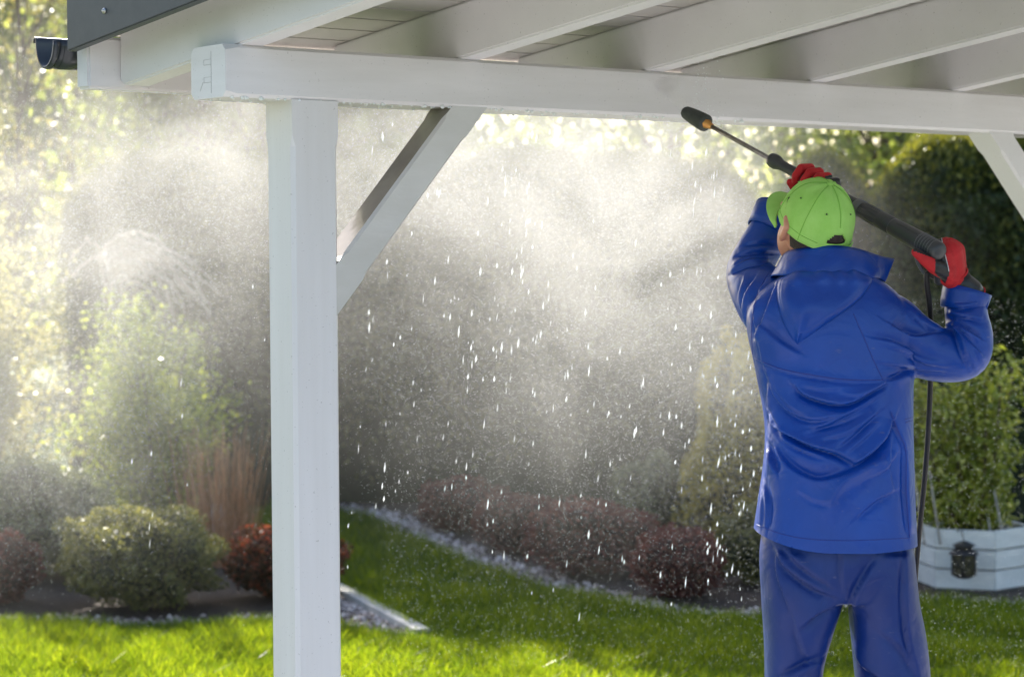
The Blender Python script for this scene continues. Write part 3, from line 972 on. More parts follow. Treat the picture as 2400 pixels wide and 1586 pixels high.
for x, D, h, rx, nm in ((-40, 27, 5.6, 1.9, 'wide pale green tree far behind the slender yellow trees'), (200, 29, 5.2, 1.9, 'soft green tree far behind the gutter'), (430, 27, 5.4, 1.8, 'low pale green tree far behind the end of the hedge')):
    tree('far_tree', nm, at(x, D), h, rx, 11000, 0.12, LM['far'], 300 + int(x), 0.08, 0.12, 'trees far beyond the hedge', 60, 0.42)

# house roof beyond
hb = at(2420, 34)
house = empty('house', hb, 'distant house with dark blue grey roof behind the thujas', 'house')
def hbox(nm, x0, x1, y0, y1, z0, z1, m, p=None):
    return hexa(nm, [hb + Vector(v) for v in ((x0, y0, z0), (x1, y0, z0), (x1, y1, z0), (x0, y1, z0), (x0, y0, z1), (x1, y0, z1), (x1, y1, z1), (x0, y1, z1))], m, p or house)
hbox('wall', -0.8, 8, 0.3, 7, -0.1, 2.6, M['house_wall'])
rv = [hb + Vector(v) for v in ((-1.35, -0.1, 2.5), (8.5, -0.1, 2.5), (8.5, 3.7, 5.4), (-1.35, 3.7, 5.4), (-1.35, 7.4, 2.5), (8.5, 7.4, 2.5))]
rv += [v + UPZ * 0.15 for v in rv]
mk('roof', rv, [(0, 1, 2, 3), (3, 2, 5, 4), (6, 9, 8, 7), (9, 10, 11, 8), (0, 6, 7, 1), (4, 5, 11, 10), (0, 3, 9, 6), (3, 4, 10, 9), (1, 7, 8, 2), (2, 8, 11, 5)], M['house_roof'], house)
for wx in (0.6, 3.2, 5.8):
    wn = hbox('window', wx, wx + 1.1, 0.24, 0.30, 0.9, 2.1, M['lantern_glass'])
    hbox('sill', wx - 0.05, wx + 1.15, 0.16, 0.298, 0.84, 0.897, M['house_wall'], wn)

# ------------------------------------------------------------------ planter with shrub, lantern
PC = at(2280, 10.80)
planter = empty('planter_box', PC, 'hexagonal white wooden planter of three board rows on the lawn edge', 'planter')
pr, ph_ = 0.285, 0.290
NS = 6
PA = -math.pi / 2 + rad(10)
aim = math.atan2(-PC.x * 0 - 1, 0)  # nearest corner towards the camera
for i in range(NS):
    a0 = PA + i * 2 * math.pi / NS; a1 = a0 + 2 * math.pi / NS
    for row in range(3):
        z0 = 0.02 + row * (ph_ / 3); z1 = z0 + ph_ / 3 - 0.008
        gap = 0.006
        # boards overlap alternately at the corners
        f0, f1 = (0.003, 0.997)
        def pt(f, rr, z):
            p = Vector((math.cos(a0), math.sin(a0), 0)).lerp(Vector((math.cos(a1), math.sin(a1), 0)), f)
            return PC + p * rr + UPZ * z
        hexa('board', [pt(f0, pr, z0), pt(f1, pr, z0), pt(f1, pr - 0.022, z0), pt(f0, pr - 0.022, z0),
                       pt(f0, pr, z1), pt(f1, pr, z1), pt(f1, pr - 0.022, z1), pt(f0, pr - 0.022, z1)], M['planter'], planter, 0.0015)
V = []
for z in (0.0, ph_ + 0.003):
    for i in range(NS):
        a = PA + i * 2 * math.pi / NS
        V.append(PC + Vector((math.cos(a), math.sin(a), 0)) * (pr - 0.012) + UPZ * z)
Fc = [(i, (i + 1) % NS, NS + (i + 1) % NS, NS + i) for i in range(NS)] + [tuple(range(NS))]
mk('inner_frame', V, Fc, M['planter_in'], planter)
mk('soil', [v - UPZ * 0.03 for v in V[NS:]], [tuple(range(NS))], M['soil'], planter)

def potted():
    rng = np.random.default_rng(90)
    base = PC + UPZ * (ph_ - 0.035)
    root = empty('potted_shrub', base, 'bushy light green shrub tied to stakes in the white planter', 'shrub')
    st, L = [], []
    for k in range(30):
        a = rng.uniform(0, 6.28); q = rng.uniform(0.05, 0.36)
        top = base + Vector((math.cos(a) * q * 0.95 - 0.03, math.sin(a) * q * 0.7, rng.uniform(0.35, 0.82)))
        pts = catmull([base + Vector((math.cos(a), math.sin(a), 0)) * q * 0.3, (base + top) / 2 + Vector((math.cos(a), math.sin(a), 0)) * q * 0.2, top], 5)
        st.append(tube_data(pts, 0.005, 5))
        for i in range(2, len(pts)):
            for _ in range(70):
                L.append(np.array(pts[i]) + rng.normal(size=3) * np.array([0.06, 0.06, 0.055]))
    V, Fc = merge(st)
    mk('stems', V, Fc, M['wood_brown'], root, True)
    P = np.array(L)
    P = P[rng.uniform(0, 1, len(P)) < 0.42]
    V = leaf_verts(P, 0.050, rng, unit(P - np.array(base)), 0.3, 0.32)
    fast_quads('foliage', V, rng.uniform(0, 1, len(P)), LM['bamboo'], root)
    for (x0, y0, x1, y1) in ((2168, 1265, 2140, 1100), (2204, 1262, 2176, 1090), (2327, 1270, 2316, 1215), (2356, 1266, 2330, 1150)):
        p0, p1 = W(x0, y0 + 14, 10.62), W(x1, y1, 10.66)
        tube('stake', [p0, p1], 0.0055, M['stake'], root, 6)
potted()

# lantern hanging on the planter front
lc = W(2259, 1312, 10.47)
lan = empty('garden_lantern', lc, 'small black hexagonal lantern hanging on the white planter', 'lantern')
def prism(c, r0, r1, z0, z1, k=6, ph=0.3):
    V = []
    for z, r in ((z0, r0), (z1, r1)):
        for i in range(k):
            a = ph + 2 * math.pi * i / k
            V.append(c + Vector((math.cos(a) * r, math.sin(a) * r, z)))
    return V, [(i, (i + 1) % k, k + (i + 1) % k, k + i) for i in range(k)] + [tuple(range(k)), tuple(range(k, 2 * k))]
V, Fc = prism(lc, 0.056, 0.060, -0.065, 0.030); mk('glass', V, Fc, M['lantern_glass'], lan)
V, Fc = prism(lc, 0.080, 0.045, 0.031, 0.052); c_ = mk('cap', V, Fc, M['lantern'], lan)
V, Fc = prism(lc, 0.046, 0.050, 0.0525, 0.070); mk('chimney', V, Fc, M['lantern'], c_)
V, Fc = prism(lc, 0.060, 0.015, 0.0705, 0.090); mk('finial', V, Fc, M['lantern'], c_)
V, Fc = prism(lc, 0.030, 0.064, -0.085, -0.0655); mk('base', V, Fc, M['lantern'], lan)
for i in range(6):
    a = 0.3 + math.pi * i / 3
    d = Vector((math.cos(a), math.sin(a), 0)) * 0.062
    a2 = a + math.pi / 3
    d2 = Vector((math.cos(a2), math.sin(a2), 0)) * 0.062
    tube('bar', [lc + d - UPZ * 0.066, lc + d + UPZ * 0.032], 0.004, M['lantern'], lan, 6)
    tube('lattice', [lc + d * 0.99 - UPZ * 0.062, lc + d2 * 0.99 + UPZ * 0.028], 0.002, M['lantern'], lan, 5)
    tube('lattice', [lc + d * 0.99 + UPZ * 0.028, lc + d2 * 0.99 - UPZ * 0.062], 0.002, M['lantern'], lan, 5)
hk = catmull([lc + UPZ * 0.088, lc + Vector((0, 0.02, 0.105)), Vector((lc.x, PC.y - 0.30, ph_ + 0.028)), Vector((lc.x, PC.y - 0.22, ph_ + 0.005)), Vector((lc.x, PC.y - 0.2, ph_ - 0.03))], 5)
tube('hook', hk, 0.003, M['lantern'], lan, 6)

# ================================================================== PERSON
MD = 5.2
ROOT = at(1955, MD, tz)
man = empty('person', ROOT, 'person in blue rain suit and green cap aiming a pressure washer at the beam', 'person')

def fabric(name, c1, c2, rough=0.40):
    m, t, out = newmat(name)
    b = N(t, 'ShaderNodeBsdfPrincipled')
    t.links.new(b.outputs['BSDF'], out.inputs['Surface'])
    tc = N(t, 'ShaderNodeTexCoord')
    nz = N(t, 'ShaderNodeTexNoise'); nz.inputs['Scale'].default_value = 5; nz.inputs['Detail'].default_value = 5
    t.links.new(tc.outputs['Object'], nz.inputs['Vector'])
    rp = N(t, 'ShaderNodeValToRGB')
    rp.color_ramp.elements[0].position = 0.35; rp.color_ramp.elements[1].position = 0.7
    rp.color_ramp.elements[0].color = (*c2, 1); rp.color_ramp.elements[1].color = (*c1, 1)
    t.links.new(nz.outputs['Fac'], rp.inputs['Fac'])
    # scuffs and dried splashes of dirt
    mp = N(t, 'ShaderNodeMapping'); mp.inputs['Scale'].default_value = (40, 40, 90)
    t.links.new(tc.outputs['Object'], mp.inputs['Vector'])
    n2 = N(t, 'ShaderNodeTexNoise'); n2.inputs['Scale'].default_value = 1.0; n2.inputs['Detail'].default_value = 4
    t.links.new(mp.outputs['Vector'], n2.inputs['Vector'])
    r2 = N(t, 'ShaderNodeValToRGB')
    r2.color_ramp.elements[0].position = 0.66; r2.color_ramp.elements[1].position = 0.80
    r2.color_ramp.elements[0].color = (0, 0, 0, 1); r2.color_ramp.elements[1].color = (0.35, 0.35, 0.35, 1)
    t.links.new(n2.outputs['Fac'], r2.inputs['Fac'])
    mx = N(t, 'ShaderNodeMix', data_type='RGBA')
    mx.inputs['B'].default_value = (0.16, 0.15, 0.22, 1)
    t.links.new(r2.outputs['Color'], mx.inputs['Factor']); t.links.new(rp.outputs['Color'], mx.inputs['A'])
    t.links.new(mx.outputs['Result'], b.inputs['Base Color'])
    b.inputs['Roughness'].default_value = rough
    b.inputs['Specular IOR Level'].default_value = 0.4
    b.inputs['Coat Weight'].default_value = 0.03
    b.inputs['Coat Roughness'].default_value = 0.25
    b.inputs['Sheen Weight'].default_value = 0.0
    n3 = N(t, 'ShaderNodeTexNoise'); n3.inputs['Scale'].default_value = 11; n3.inputs['Detail'].default_value = 3; n3.inputs['Distortion'].default_value = 0.6
    t.links.new(tc.outputs['Object'], n3.inputs['Vector'])
    n4 = N(t, 'ShaderNodeTexNoise'); n4.inputs['Scale'].default_value = 420; n4.inputs['Detail'].default_value = 1
    t.links.new(tc.outputs['Object'], n4.inputs['Vector'])
    n5 = N(t, 'ShaderNodeTexNoise'); n5.inputs['Scale'].default_value = 6.5; n5.inputs['Detail'].default_value = 2; n5.inputs['Distortion'].default_value = 1.2
    t.links.new(tc.outputs['Object'], n5.inputs['Vector'])
    m1 = N(t, 'ShaderNodeMath', operation='SUBTRACT'); m1.inputs[1].default_value = 0.5
    t.links.new(n5.outputs['Fac'], m1.inputs[0])
    m2 = N(t, 'ShaderNodeMath', operation='ABSOLUTE'); t.links.new(m1.outputs[0], m2.inputs[0])
    m3 = N(t, 'ShaderNodeMath', operation='MULTIPLY'); m3.inputs[1].default_value = 1.6; t.links.new(m2.outputs[0], m3.inputs[0])
    m4 = N(t, 'ShaderNodeMath', operation='MINIMUM'); m4.inputs[1].default_value = 0.16; t.links.new(m3.outputs[0], m4.inputs[0])
    m5 = N(t, 'ShaderNodeMath', operation='ADD'); t.links.new(m4.outputs[0], m5.inputs[0]); t.links.new(n3.outputs['Fac'], m5.inputs[1])
    b1 = N(t, 'ShaderNodeBump'); b1.inputs['Strength'].default_value = 0.42; b1.inputs['Distance'].default_value = 0.012
    t.links.new(m5.outputs[0], b1.inputs['Height'])
    b2 = N(t, 'ShaderNodeBump'); b2.inputs['Strength'].default_value = 0.06; b2.inputs['Distance'].default_value = 0.002
    t.links.new(n4.outputs['Fac'], b2.inputs['Height']); t.links.new(b1.outputs['Normal'], b2.inputs['Normal'])
    t.links.new(b2.outputs['Normal'], b.inputs['Normal'])
    return m
M['blue'] = fabric('blue_rainwear', (0.003, 0.056, 0.35), (0.003, 0.042, 0.265), 0.35)
M['blue_trouser'] = fabric('blue_trousers', (0.004, 0.030, 0.195), (0.004, 0.023, 0.15), 0.42)
M['seam'] = mat('blue_seam', (0.012, 0.035, 0.26), 0.5)
M['tape_and_shade'] = mat('dark_tape_and_shade', (0.008, 0.010, 0.022), 0.7)  # near black for the zip tape, also stands for shadow inside the collar
M['zip'] = mat('zip_teeth', (0.30, 0.32, 0.36), 0.35, metal=0.6)

def loft(rings, seg=48, p=2.4):
    """rings: (left px, right px, y px, D centre, half depth); closed tube of superellipses standing in the world"""
    V, Fc = [], []
    for (xl, xr, y, D, hd) in rings:
        a, b = W(xl, y, D), W(xr, y, D)
        c = (a + b) / 2; hx = (b - a).length / 2
        for k in range(seg):
            t = 2 * math.pi * k / seg
            ct, st = math.cos(t), math.sin(t)
            V.append(c + Vector((math.copysign(abs(ct) ** (2 / p), ct) * hx, math.copysign(abs(st) ** (2 / p), st) * hd, 0)))
    n = len(rings)
    for i in range(n - 1):
        for k in range(seg):
            a, b = i * seg + k, i * seg + (k + 1) % seg
            Fc.append((a, b, b + seg, a + seg))
    Fc.append(tuple(range(seg))); Fc.append(tuple(range((n - 1) * seg, n * seg)))
    return V, Fc

def dens(rings, n=6):
    vv = [Vector((r[0], r[1], r[2])) for r in rings]; ww = [Vector((r[3], r[4], 0)) for r in rings]
    return [(a.x, a.y, a.z, b.x, b.y) for a, b in zip(catmull(vv, n), catmull(ww, n))]

def limb(pts, n=7, seg=28):
    """pts: (x px, y px, D offset, radius)"""
    P_ = catmull([W(x, y, MD + d) for x, y, d, r in pts], n)
    R_ = [v.x for v in catmull([Vector((r, 0, 0)) for *_, r in pts], n)]
    return tube_data(P_, R_, seg)

FK = 1.75
def fold(me, folds):
    """press folds into a garment: (points in photo px, valley depth m, width px, ridge shift px, ridge height m)"""
    co, no = get_co(me), get_no(me)
    x, y, dep = proj(co)
    view = unit(co - np.array(CAM))
    face = np.clip(-(no * view).sum(1) * 2.2, 0, 1)
    disp = np.zeros(len(co))
    def field(pts, w, sh):
        best = np.full(len(co), 1e9); par = np.zeros(len(co)); sgn = np.zeros(len(co))
        n = len(pts) - 1
        for i in range(n):
            ax, ay = pts[i]; bx, by = pts[i + 1]
            dx, dy = bx - ax, by - ay
            tt = np.clip(((x - ax) * dx + (y - ay) * dy) / (dx * dx + dy * dy), 0, 1)
            ex, ey = x - ax - tt * dx, y - ay - tt * dy
            d = np.hypot(ex, ey)
            k = d < best
            side = (-dy * sh[0] + dx * sh[1])
            sd = (-dy * ex + dx * ey) * (1.0 if side >= 0 else -1.0)
            best[k] = d[k]; par[k] = (i + tt[k]) / n; sgn[k] = np.sign(sd[k])
        tap = np.clip(np.sin(np.clip(par, 0.02, 0.98) * math.pi), 0, 1) ** 0.6
        return best * sgn, tap
    for pts, a, w, sh, rh in folds:
        pts = [(p.x, p.y) for p in catmull([Vector((q[0], q[1], 0)) for q in pts], 5)] if len(pts) > 2 else pts
        a *= FK; rh *= FK
        sd, tap = field(pts, w, sh if (sh[0] or sh[1]) else (0, -1))
        if a == 0:
            disp += rh * tap * np.exp(-(np.abs(sd) / w) ** 1.4)
            continue
        up_ = rh * np.exp(-(np.maximum(sd, 0) / (2.1 * w)))
        dn_ = -a * np.exp(-(np.maximum(-sd, 0) / (1.0 * w)) ** 1.2)
        mixk = 0.5 + 0.5 * np.tanh(sd / 2.2)
        disp += tap * (up_ * mixk + dn_ * (1 - mixk))
    co += no * (disp * face)[:, None]
    set_co(me, co)

# ---- jacket
torso = dens([(1862, 2015, 628, MD - 0.01, 0.070), (1822, 2055, 652, MD - 0.01, 0.095), (1785, 2095, 682, MD, 0.115), (1755, 2125, 722, MD, 0.128),
              (1752, 2140, 775, MD, 0.135), (1765, 2142, 835, MD, 0.138), (1778, 2138, 900, MD, 0.138), (1791, 2137, 970, MD, 0.138),
              (1794, 2138, 1040, MD, 0.14), (1786, 2140, 1120, MD, 0.142), (1774, 2143, 1200, MD, 0.146), (1765, 2146, 1262, MD, 0.150), (1760, 2148, 1330, MD, 0.150)], 5)
tv, tf = loft(torso, 56, 2.5)
arm_r = limb([(1985, 755, 0.0, 0.095), (2070, 772, -0.005, 0.090), (2135, 805, -0.015, 0.074), (2200, 832, -0.02, 0.063), (2258, 830, -0.02, 0.060), (2272, 790, -0.015, 0.055), (2266, 745, -0.01, 0.050), (2262, 712, 0.0, 0.050)])
arm_l = limb([(1900, 770, 0.0, 0.10), (1842, 738, 0.05, 0.092), (1795, 698, 0.12, 0.078), (1757, 642, 0.20, 0.058), (1772, 598, 0.22, 0.054), (1800, 550, 0.24, 0.053), (1822, 508, 0.25, 0.056)])
jm = remesh([(tv, tf), arm_r, arm_l], 0.0042, 7)
def hem_y(x):
    s_ = np.clip((x - 1765) / 190.0, 0, 1)
    return 1238 + 38 * (1 - (1 - s_) ** 2) + 3 * np.clip((x - 1955) / 190.0, -1, 1) - 6 * np.clip((x - 2050) / 90.0, 0, 1)
def cut_hem(me):
    co = get_co(me)
    x, y, d = proj(co)
    bm = bmesh.new(); bm.from_mesh(me); bm.verts.ensure_lookup_table()
    # the hem lies level all round, measured in height
    zc_ = 1.6 - (hem_y(x) - 606) / F * MD
    kill = [bm.verts[i] for i in np.nonzero(co[:, 2] < zc_ - 0.004)[0]]
    bmesh.ops.delete(bm, geom=kill, context='VERTS')
    for v_ in bm.verts:
        if v_.is_boundary:
            px, py, dp = proj([v_.co])
            v_.co.z = 1.6 - (float(hem_y(px[0])) - 606) / F * MD
    bm.to_mesh(me); bm.free(); me.update()
FOLDS = [
    ([(1797, 968), (1815, 1000), (1852, 1022), (1902, 1046), (1962, 1064), (2004, 1090)], 0.020, 9, (4, -18), 0.012),
    ([(2002, 1090), (2042, 1062), (2075, 1028), (2095, 985)], 0.016, 11, (-12, -16), 0.010),
    ([(1862, 905), (1890, 929), (1954, 947), (1998, 943), (2043, 919), (2080, 896)], 0.018, 8, (0, -16), 0.010),
    ([(1800, 880), (1815, 925), (1850, 965), (1905, 985), (1960, 975)], 0.008, 12, (6, -14), 0.006),
    ([(1795, 900), (1800, 950), (1830, 1000)], 0.006, 9, (10, -8), 0.004),
    ([(1900, 1010), (1950, 990), (2010, 960), (2060, 930)], 0.006, 12, (0, -14), 0.005),
    ([(1968, 1045), (2010, 1010), (2060, 965)], 0.006, 12, (-4, -14), 0.005),
    ([(1797, 1035), (1812, 1075), (1822, 1108)], 0.009, 9, (-12, 2), 0.007),
    ([(1812, 1040), (1850, 1090), (1915, 1122), (1985, 1105), (2020, 1085)], 0.009, 20, (0, 26), 0.005),
    ([(1940, 1190), (1975, 1130), (2040, 1090), (2075, 1075)], 0.000, 20, (0, 0), 0.012),
    ([(2005, 1215), (2050, 1175), (2100, 1150)], 0.006, 14, (0, -16), 0.004),
    ([(1790, 1120), (1800, 1180), (1798, 1240)], 0.006, 9, (-9, 0), 0.005),
    ([(2120, 1050), (2122, 1150), (2130, 1255)], 0.008, 7, (7, 0), 0.005),
    ([(2087, 965), (2105, 1010), (2122, 1055)], 0.006, 6, (6, -3), 0.003),
    ([(1764, 842), (1830, 868), (1900, 882), (1980, 893), (2070, 894)], 0.006, 5, (0, -7), 0.003),
    ([(2072, 895), (2105, 884), (2135, 868)], 0.010, 9, (0, 12), 0.004),
    # elbow and forearm of the raised right arm
    ([(2235, 752), (2266, 772), (2300, 795)], 0.010, 6, (2, 10), 0.007),
    ([(2236, 756), (2262, 790), (2300, 830)], 0.010, 6, (2, 11), 0.007),
    ([(2236, 758), (2248, 805), (2268, 862)], 0.008, 8, (12, 0), 0.007),
    ([(2222, 738), (2255, 742), (2303, 752)], 0.008, 6, (0, -10), 0.006),
    ([(2218, 712), (2258, 722), (2305, 708)], 0.007, 6, (0, -9), 0.005),
    ([(2168, 735), (2190, 755), (2236, 752)], 0.008, 9, (0, 12), 0.004),
    ([(2110, 690), (2140, 705), (2165, 728)], 0.007, 8, (-2, 12), 0.004),
    ([(2090, 760), (2140, 785), (2200, 778)], 0.009, 16, (0, 20), 0.005),
    ([(2040, 790), (2090, 800), (2150, 830), (2200, 845)], 0.005, 10, (0, 14), 0.004),
    ([(2060, 850), (2130, 862), (2220, 872)], 0.006, 9, (0, -12), 0.004),
    # finer creases
    ([(1815, 905), (1850, 950), (1890, 975)], 0.004, 5, (4, -8), 0.003),
    ([(1885, 1000), (1930, 1000), (1985, 985), (2030, 962)], 0.004, 5, (0, -8), 0.003),
    ([(1925, 1030), (1975, 1020), (2020, 995), (2055, 968)], 0.004, 5, (-2, -8), 0.003),
    ([(1985, 1062), (2025, 1030), (2058, 995)], 0.004, 5, (-4, -8), 0.003),
    ([(1800, 985), (1830, 1030), (1875, 1055), (1920, 1068)], 0.005, 5, (3, -8), 0.004),
    ([(1845, 1040), (1890, 1062), (1935, 1076)], 0.004, 5, (2, -7), 0.003),
    ([(1965, 920), (2005, 928), (2045, 912)], 0.003, 5, (0, -7), 0.003),
    ([(1880, 905), (1930, 915), (1975, 912)], 0.003, 5, (0, -7), 0.002),
    ([(1782, 1010), (1790, 1060), (1785, 1110)], 0.005, 5, (-6, 0), 0.004),
    ([(1785, 1130), (1792, 1185), (1786, 1235)], 0.004, 5, (-6, 0), 0.004),
    ([(2098, 1010), (2085, 1080), (2095, 1150)], 0.003, 7, (-8, 0), 0.003),
    ([(2035, 1120), (2075, 1100), (2105, 1060)], 0.004, 7, (-2, -10), 0.003),
    ([(1870, 1150), (1910, 1175), (1960, 1180)], 0.003, 8, (0, -12), 0.003),
    ([(2080, 815), (2130, 830), (2180, 858)], 0.004, 5, (2, -8), 0.003),
    ([(2110, 830), (2160, 848), (2230, 865)], 0.004, 5, (2, -8), 0.003),
    ([(2150, 745), (2185, 772), (2232, 775)], 0.005, 5, (0, -8), 0.003),
    ([(2238, 768), (2275, 805), (2300, 848)], 0.005, 5, (6, -5), 0.004),
    ([(2238, 772), (2262, 825), (2285, 868)], 0.005, 5, (7, -3), 0.004),
    ([(1740, 655), (1728, 700), (1740, 750)], 0.005, 5, (6, 0), 0.004),
    ([(1720, 625), (1760, 603), (1820, 603)], 0.004, 5, (0, -7), 0.003),
    ([(1778, 800), (1788, 860), (1800, 900)], 0.004, 6, (7, 0), 0.003),
    # left shoulder and sleeve
    ([(1770, 650), (1745, 700), (1742, 765)], 0.011, 7, (9, 2), 0.007),
    ([(1795, 655), (1768, 715), (1772, 800)], 0.009, 8, (10, 2), 0.006),
    ([(1820, 660), (1795, 730), (1770, 790)], 0.007, 9, (10, 4), 0.005),
    ([(1712, 640), (1750, 618), (1812, 612)], 0.010, 6, (0, -9), 0.006),
    ([(1730, 600), (1775, 590), (1828, 592)], 0.010, 6, (0, -9), 0.006),
    ([(1745, 575), (1790, 566), (1828, 570)], 0.006, 6, (0, -8), 0.004),
    ([(1778, 755), (1830, 800), (1880, 830)], 0.005, 12, (0, 16), 0.004),
]
fold(jm, FOLDS)
cut_hem(jm)
jacket = link('jacket', jm, M['blue'], man, True)
jb = get_co(jm) + np.array(wloc(man))
jtris = [tuple(p.vertices) for p in jm.polygons]
JT = BVHTree.FromPolygons([Vector(v) for v in jb], jtris)
def onjacket(x, y, off=0.0):
    d = ray(x, y)
    hit = JT.ray_cast(CAM, d)
    if hit[0] is None:
        near = JT.find_nearest(W(x, y, MD - 0.1))
        return near[0]
    return hit[0] - d * off

def seam(pts, r=0.0011, parent=None, m=None, name='seam'):
    p = [(q.x, q.y) for q in catmull([Vector((a, b, 0)) for a, b in pts], 10)]
    tube(name, [onjacket(x, y, 0.0004) for x, y in p], r, m or M['seam'], parent or jacket, 5)
seam([(1768, 840), (1830, 864), (1900, 878), (1980, 889), (2068, 890)])
seam([(2000, 735), (2022, 785), (2048, 845), (2071, 892)])
seam([(1800, 640), (1775, 690), (1762, 760), (1764, 830)])
seam([(1772, 1228), (1830, 1250), (1900, 1263), (2000, 1266), (2135, 1260)], 0.0009)
seam([(2088, 965), (2105, 1010), (2123, 1056), (2124, 1150), (2132, 1258)])
seam([(2120, 983), (2140, 978)], 0.0009); seam([(2122, 990), (2140, 985)], 0.0009)

# cuffs folded out at the wrists
def cuff(pts, rr, nm='cuff'):
    P_ = [W(x, y, MD + d) for x, y, d in pts]
    v1, f1 = tube_data(P_, rr, 28, caps=False)
    n = len(P_)
    v2, f2 = tube_data(P_, [a - 0.0035 for a in rr], 28, caps=False)
    V, Fc = merge([(v1, f1), (v2, f2)])
    o = n * 28
    for e in (0, (n - 1) * 28):
        for k in range(28):
            Fc.append((e + k, e + (k + 1) % 28, o + e + (k + 1) % 28, o + e + k))
    return mk(nm, V, Fc, M['blue'], jacket, True)
cuff([(2255, 728, 0.0), (2259, 710, 0.0), (2264, 692, 0.0), (2268, 678, 0.0)], [0.052, 0.055, 0.057, 0.058])
cuff([(1800, 545, 0.24), (1810, 527, 0.245), (1820, 508, 0.25), (1826, 496, 0.255)], [0.056, 0.059, 0.061, 0.062])
tabp = [W(2304, 700, MD - 0.03), W(2320, 692, MD - 0.03), W(2314, 726, MD - 0.03), W(2302, 728, MD - 0.03)]
mk('cuff_tab', tabp + [p + Vector((0, 0.006, 0)) for p in tabp], BOXF, M['blue'], jacket, False, 0.001)

# hood hanging on the back
def hood():
    cx = lambda v: None
    # outline of the hood by rows: y, left x, right x
    rows = [(622, 1828, 2030), (640, 1824, 2043), (660, 1820, 2046), (685, 1818, 2032), (710, 1820, 2008), (735, 1826, 1975), (760, 1835, 1938), (785, 1848, 1902), (800, 1858, 1882), (808, 1866, 1872)]
    rr = catmull([Vector(r) for r in rows], 5)
    nu = 44
    rng = np.random.default_rng(3)
    V = []
    H = len(rr)
    for i, q in enumerate(rr):
        y, xl, xr = q
        fv = i / (H - 1)
        for k in range(nu + 1):
            s = k / nu
            x = xl + (xr - xl) * s
            e = min(s, 1 - s) * (xr - xl) / 30.0
            edge = min(1.0, max(0.0, e)) ** 0.5
            btm = min(1.0, (808.5 - y) / 26.0) ** 0.5
            th = 0.034 * edge * btm * (0.55 + 0.45 * math.sin(math.pi * min(1, fv * 1.15 + 0.1)))
            # gathers along the drawn top edge
            gth = max(0, 1 - (y - 622) / 46.0)
            th += gth * 0.010 * math.sin(s * 31 + 1.5 * math.sin(s * 9)) * edge
            th += gth * 0.012 * edge
            th += 0.004 * noise.noise((x * 0.02, y * 0.02, 1.7)) * edge
            th += 0.010 * edge * math.exp(-((s - 0.22 - 0.25 * fv) / 0.10) ** 2) * fv
            V.append(onjacket(x, y, th - 0.004))
    Fc = [(i * (nu + 1) + k, i * (nu + 1) + k + 1, (i + 1) * (nu + 1) + k + 1, (i + 1) * (nu + 1) + k) for i in range(H - 1) for k in range(nu)]
    o = mk('hood', V, Fc, M['blue'], jacket, True)
    md = o.modifiers.new('thick', 'SOLIDIFY'); md.thickness = 0.004; md.offset = -1
    sm = o.modifiers.new('smooth', 'SMOOTH'); sm.iterations = 3; sm.factor = 0.5
hood()

# standing collar with open zip edge
cols = [((1868, 596), (1850, 668), 0.12), ((1842, 600), (1815, 660), 0.075), ((1836, 602), (1808, 650), 0.025), ((1850, 590), (1822, 646), -0.03), ((1887, 582), (1868, 648), -0.085),
        ((1930, 578), (1928, 655), -0.112), ((1967, 578), (1985, 658), -0.110), ((2013, 586), (2030, 655), -0.085), ((2059, 601), (2056, 652), -0.045), ((2094, 608), (2072, 660), -0.02)]
tops = catmull([W(a[0], a[1], MD + d + 0.03) for a, b, d in cols], 6)
bots = catmull([W(b[0], b[1], MD + d) for a, b, d in cols], 6)
V, Fc = [], []
rows_ = 9
for i, (a, b) in enumerate(zip(tops, bots)):
    for j in range(rows_):
        f = j / (rows_ - 1)
        p = b.lerp(a, f)
        s = i / (len(tops) - 1)
        p += Vector((0, -1, 0)) * (0.010 * math.sin(f * math.pi) + 0.004 * math.sin(s * 17 + f * 2) * math.sin(f * math.pi) + 0.003 * math.sin(s * 40 - f * 5) * (1 - f))
        V.append(p)
for i in range(len(tops) - 1):
    for j in range(rows_ - 1):
        Fc.append((i * rows_ + j, i * rows_ + j + 1, (i + 1) * rows_ + j + 1, (i + 1) * rows_ + j))
collar = mk('collar', V, Fc, M['blue'], jacket, True)
md = collar.modifiers.new('thick', 'SOLIDIFY'); md.thickness = 0.004; md.offset = 1
# shadow inside the open front edge, made as a dark patch below the collar
ln = [W(2000, 632, MD - 0.055), W(2045, 634, MD - 0.035), W(2080, 640, MD - 0.015), W(2066, 668, MD - 0.02), W(2044, 676, MD - 0.04), W(2015, 662, MD - 0.06)]
ln2 = [p + Vector((0, 0.02, 0)) for p in ln]
n6 = 6
mk('shaded_lining', ln + ln2, [tuple(range(n6)), tuple(range(2 * n6 - 1, n6 - 1, -1))] + [(i, (i + 1) % n6, n6 + (i + 1) % n6, n6 + i) for i in range(n6)], M['tape_and_shade'], jacket)
zp, zf = [], []
for i in range(20):
    f = i / 19
    c = W(2095 - 30 * f - 3 * math.sin(f * 3.1), 609 + 60 * f, MD + 0.008 - 0.028 * f)
    zp.append(ball(c, 0.0019, 6, 4))
V, Fc = merge(zp); mk('zip_teeth', V, Fc, M['zip'], collar)
tube('zip_tape', [W(2094 - 30 * f - 3 * math.sin(f * 3.1), 609 + 60 * f, MD + 0.010 - 0.028 * f) for f in [i / 12 for i in range(13)]], 0.0028, M['tape_and_shade'], collar, 6)

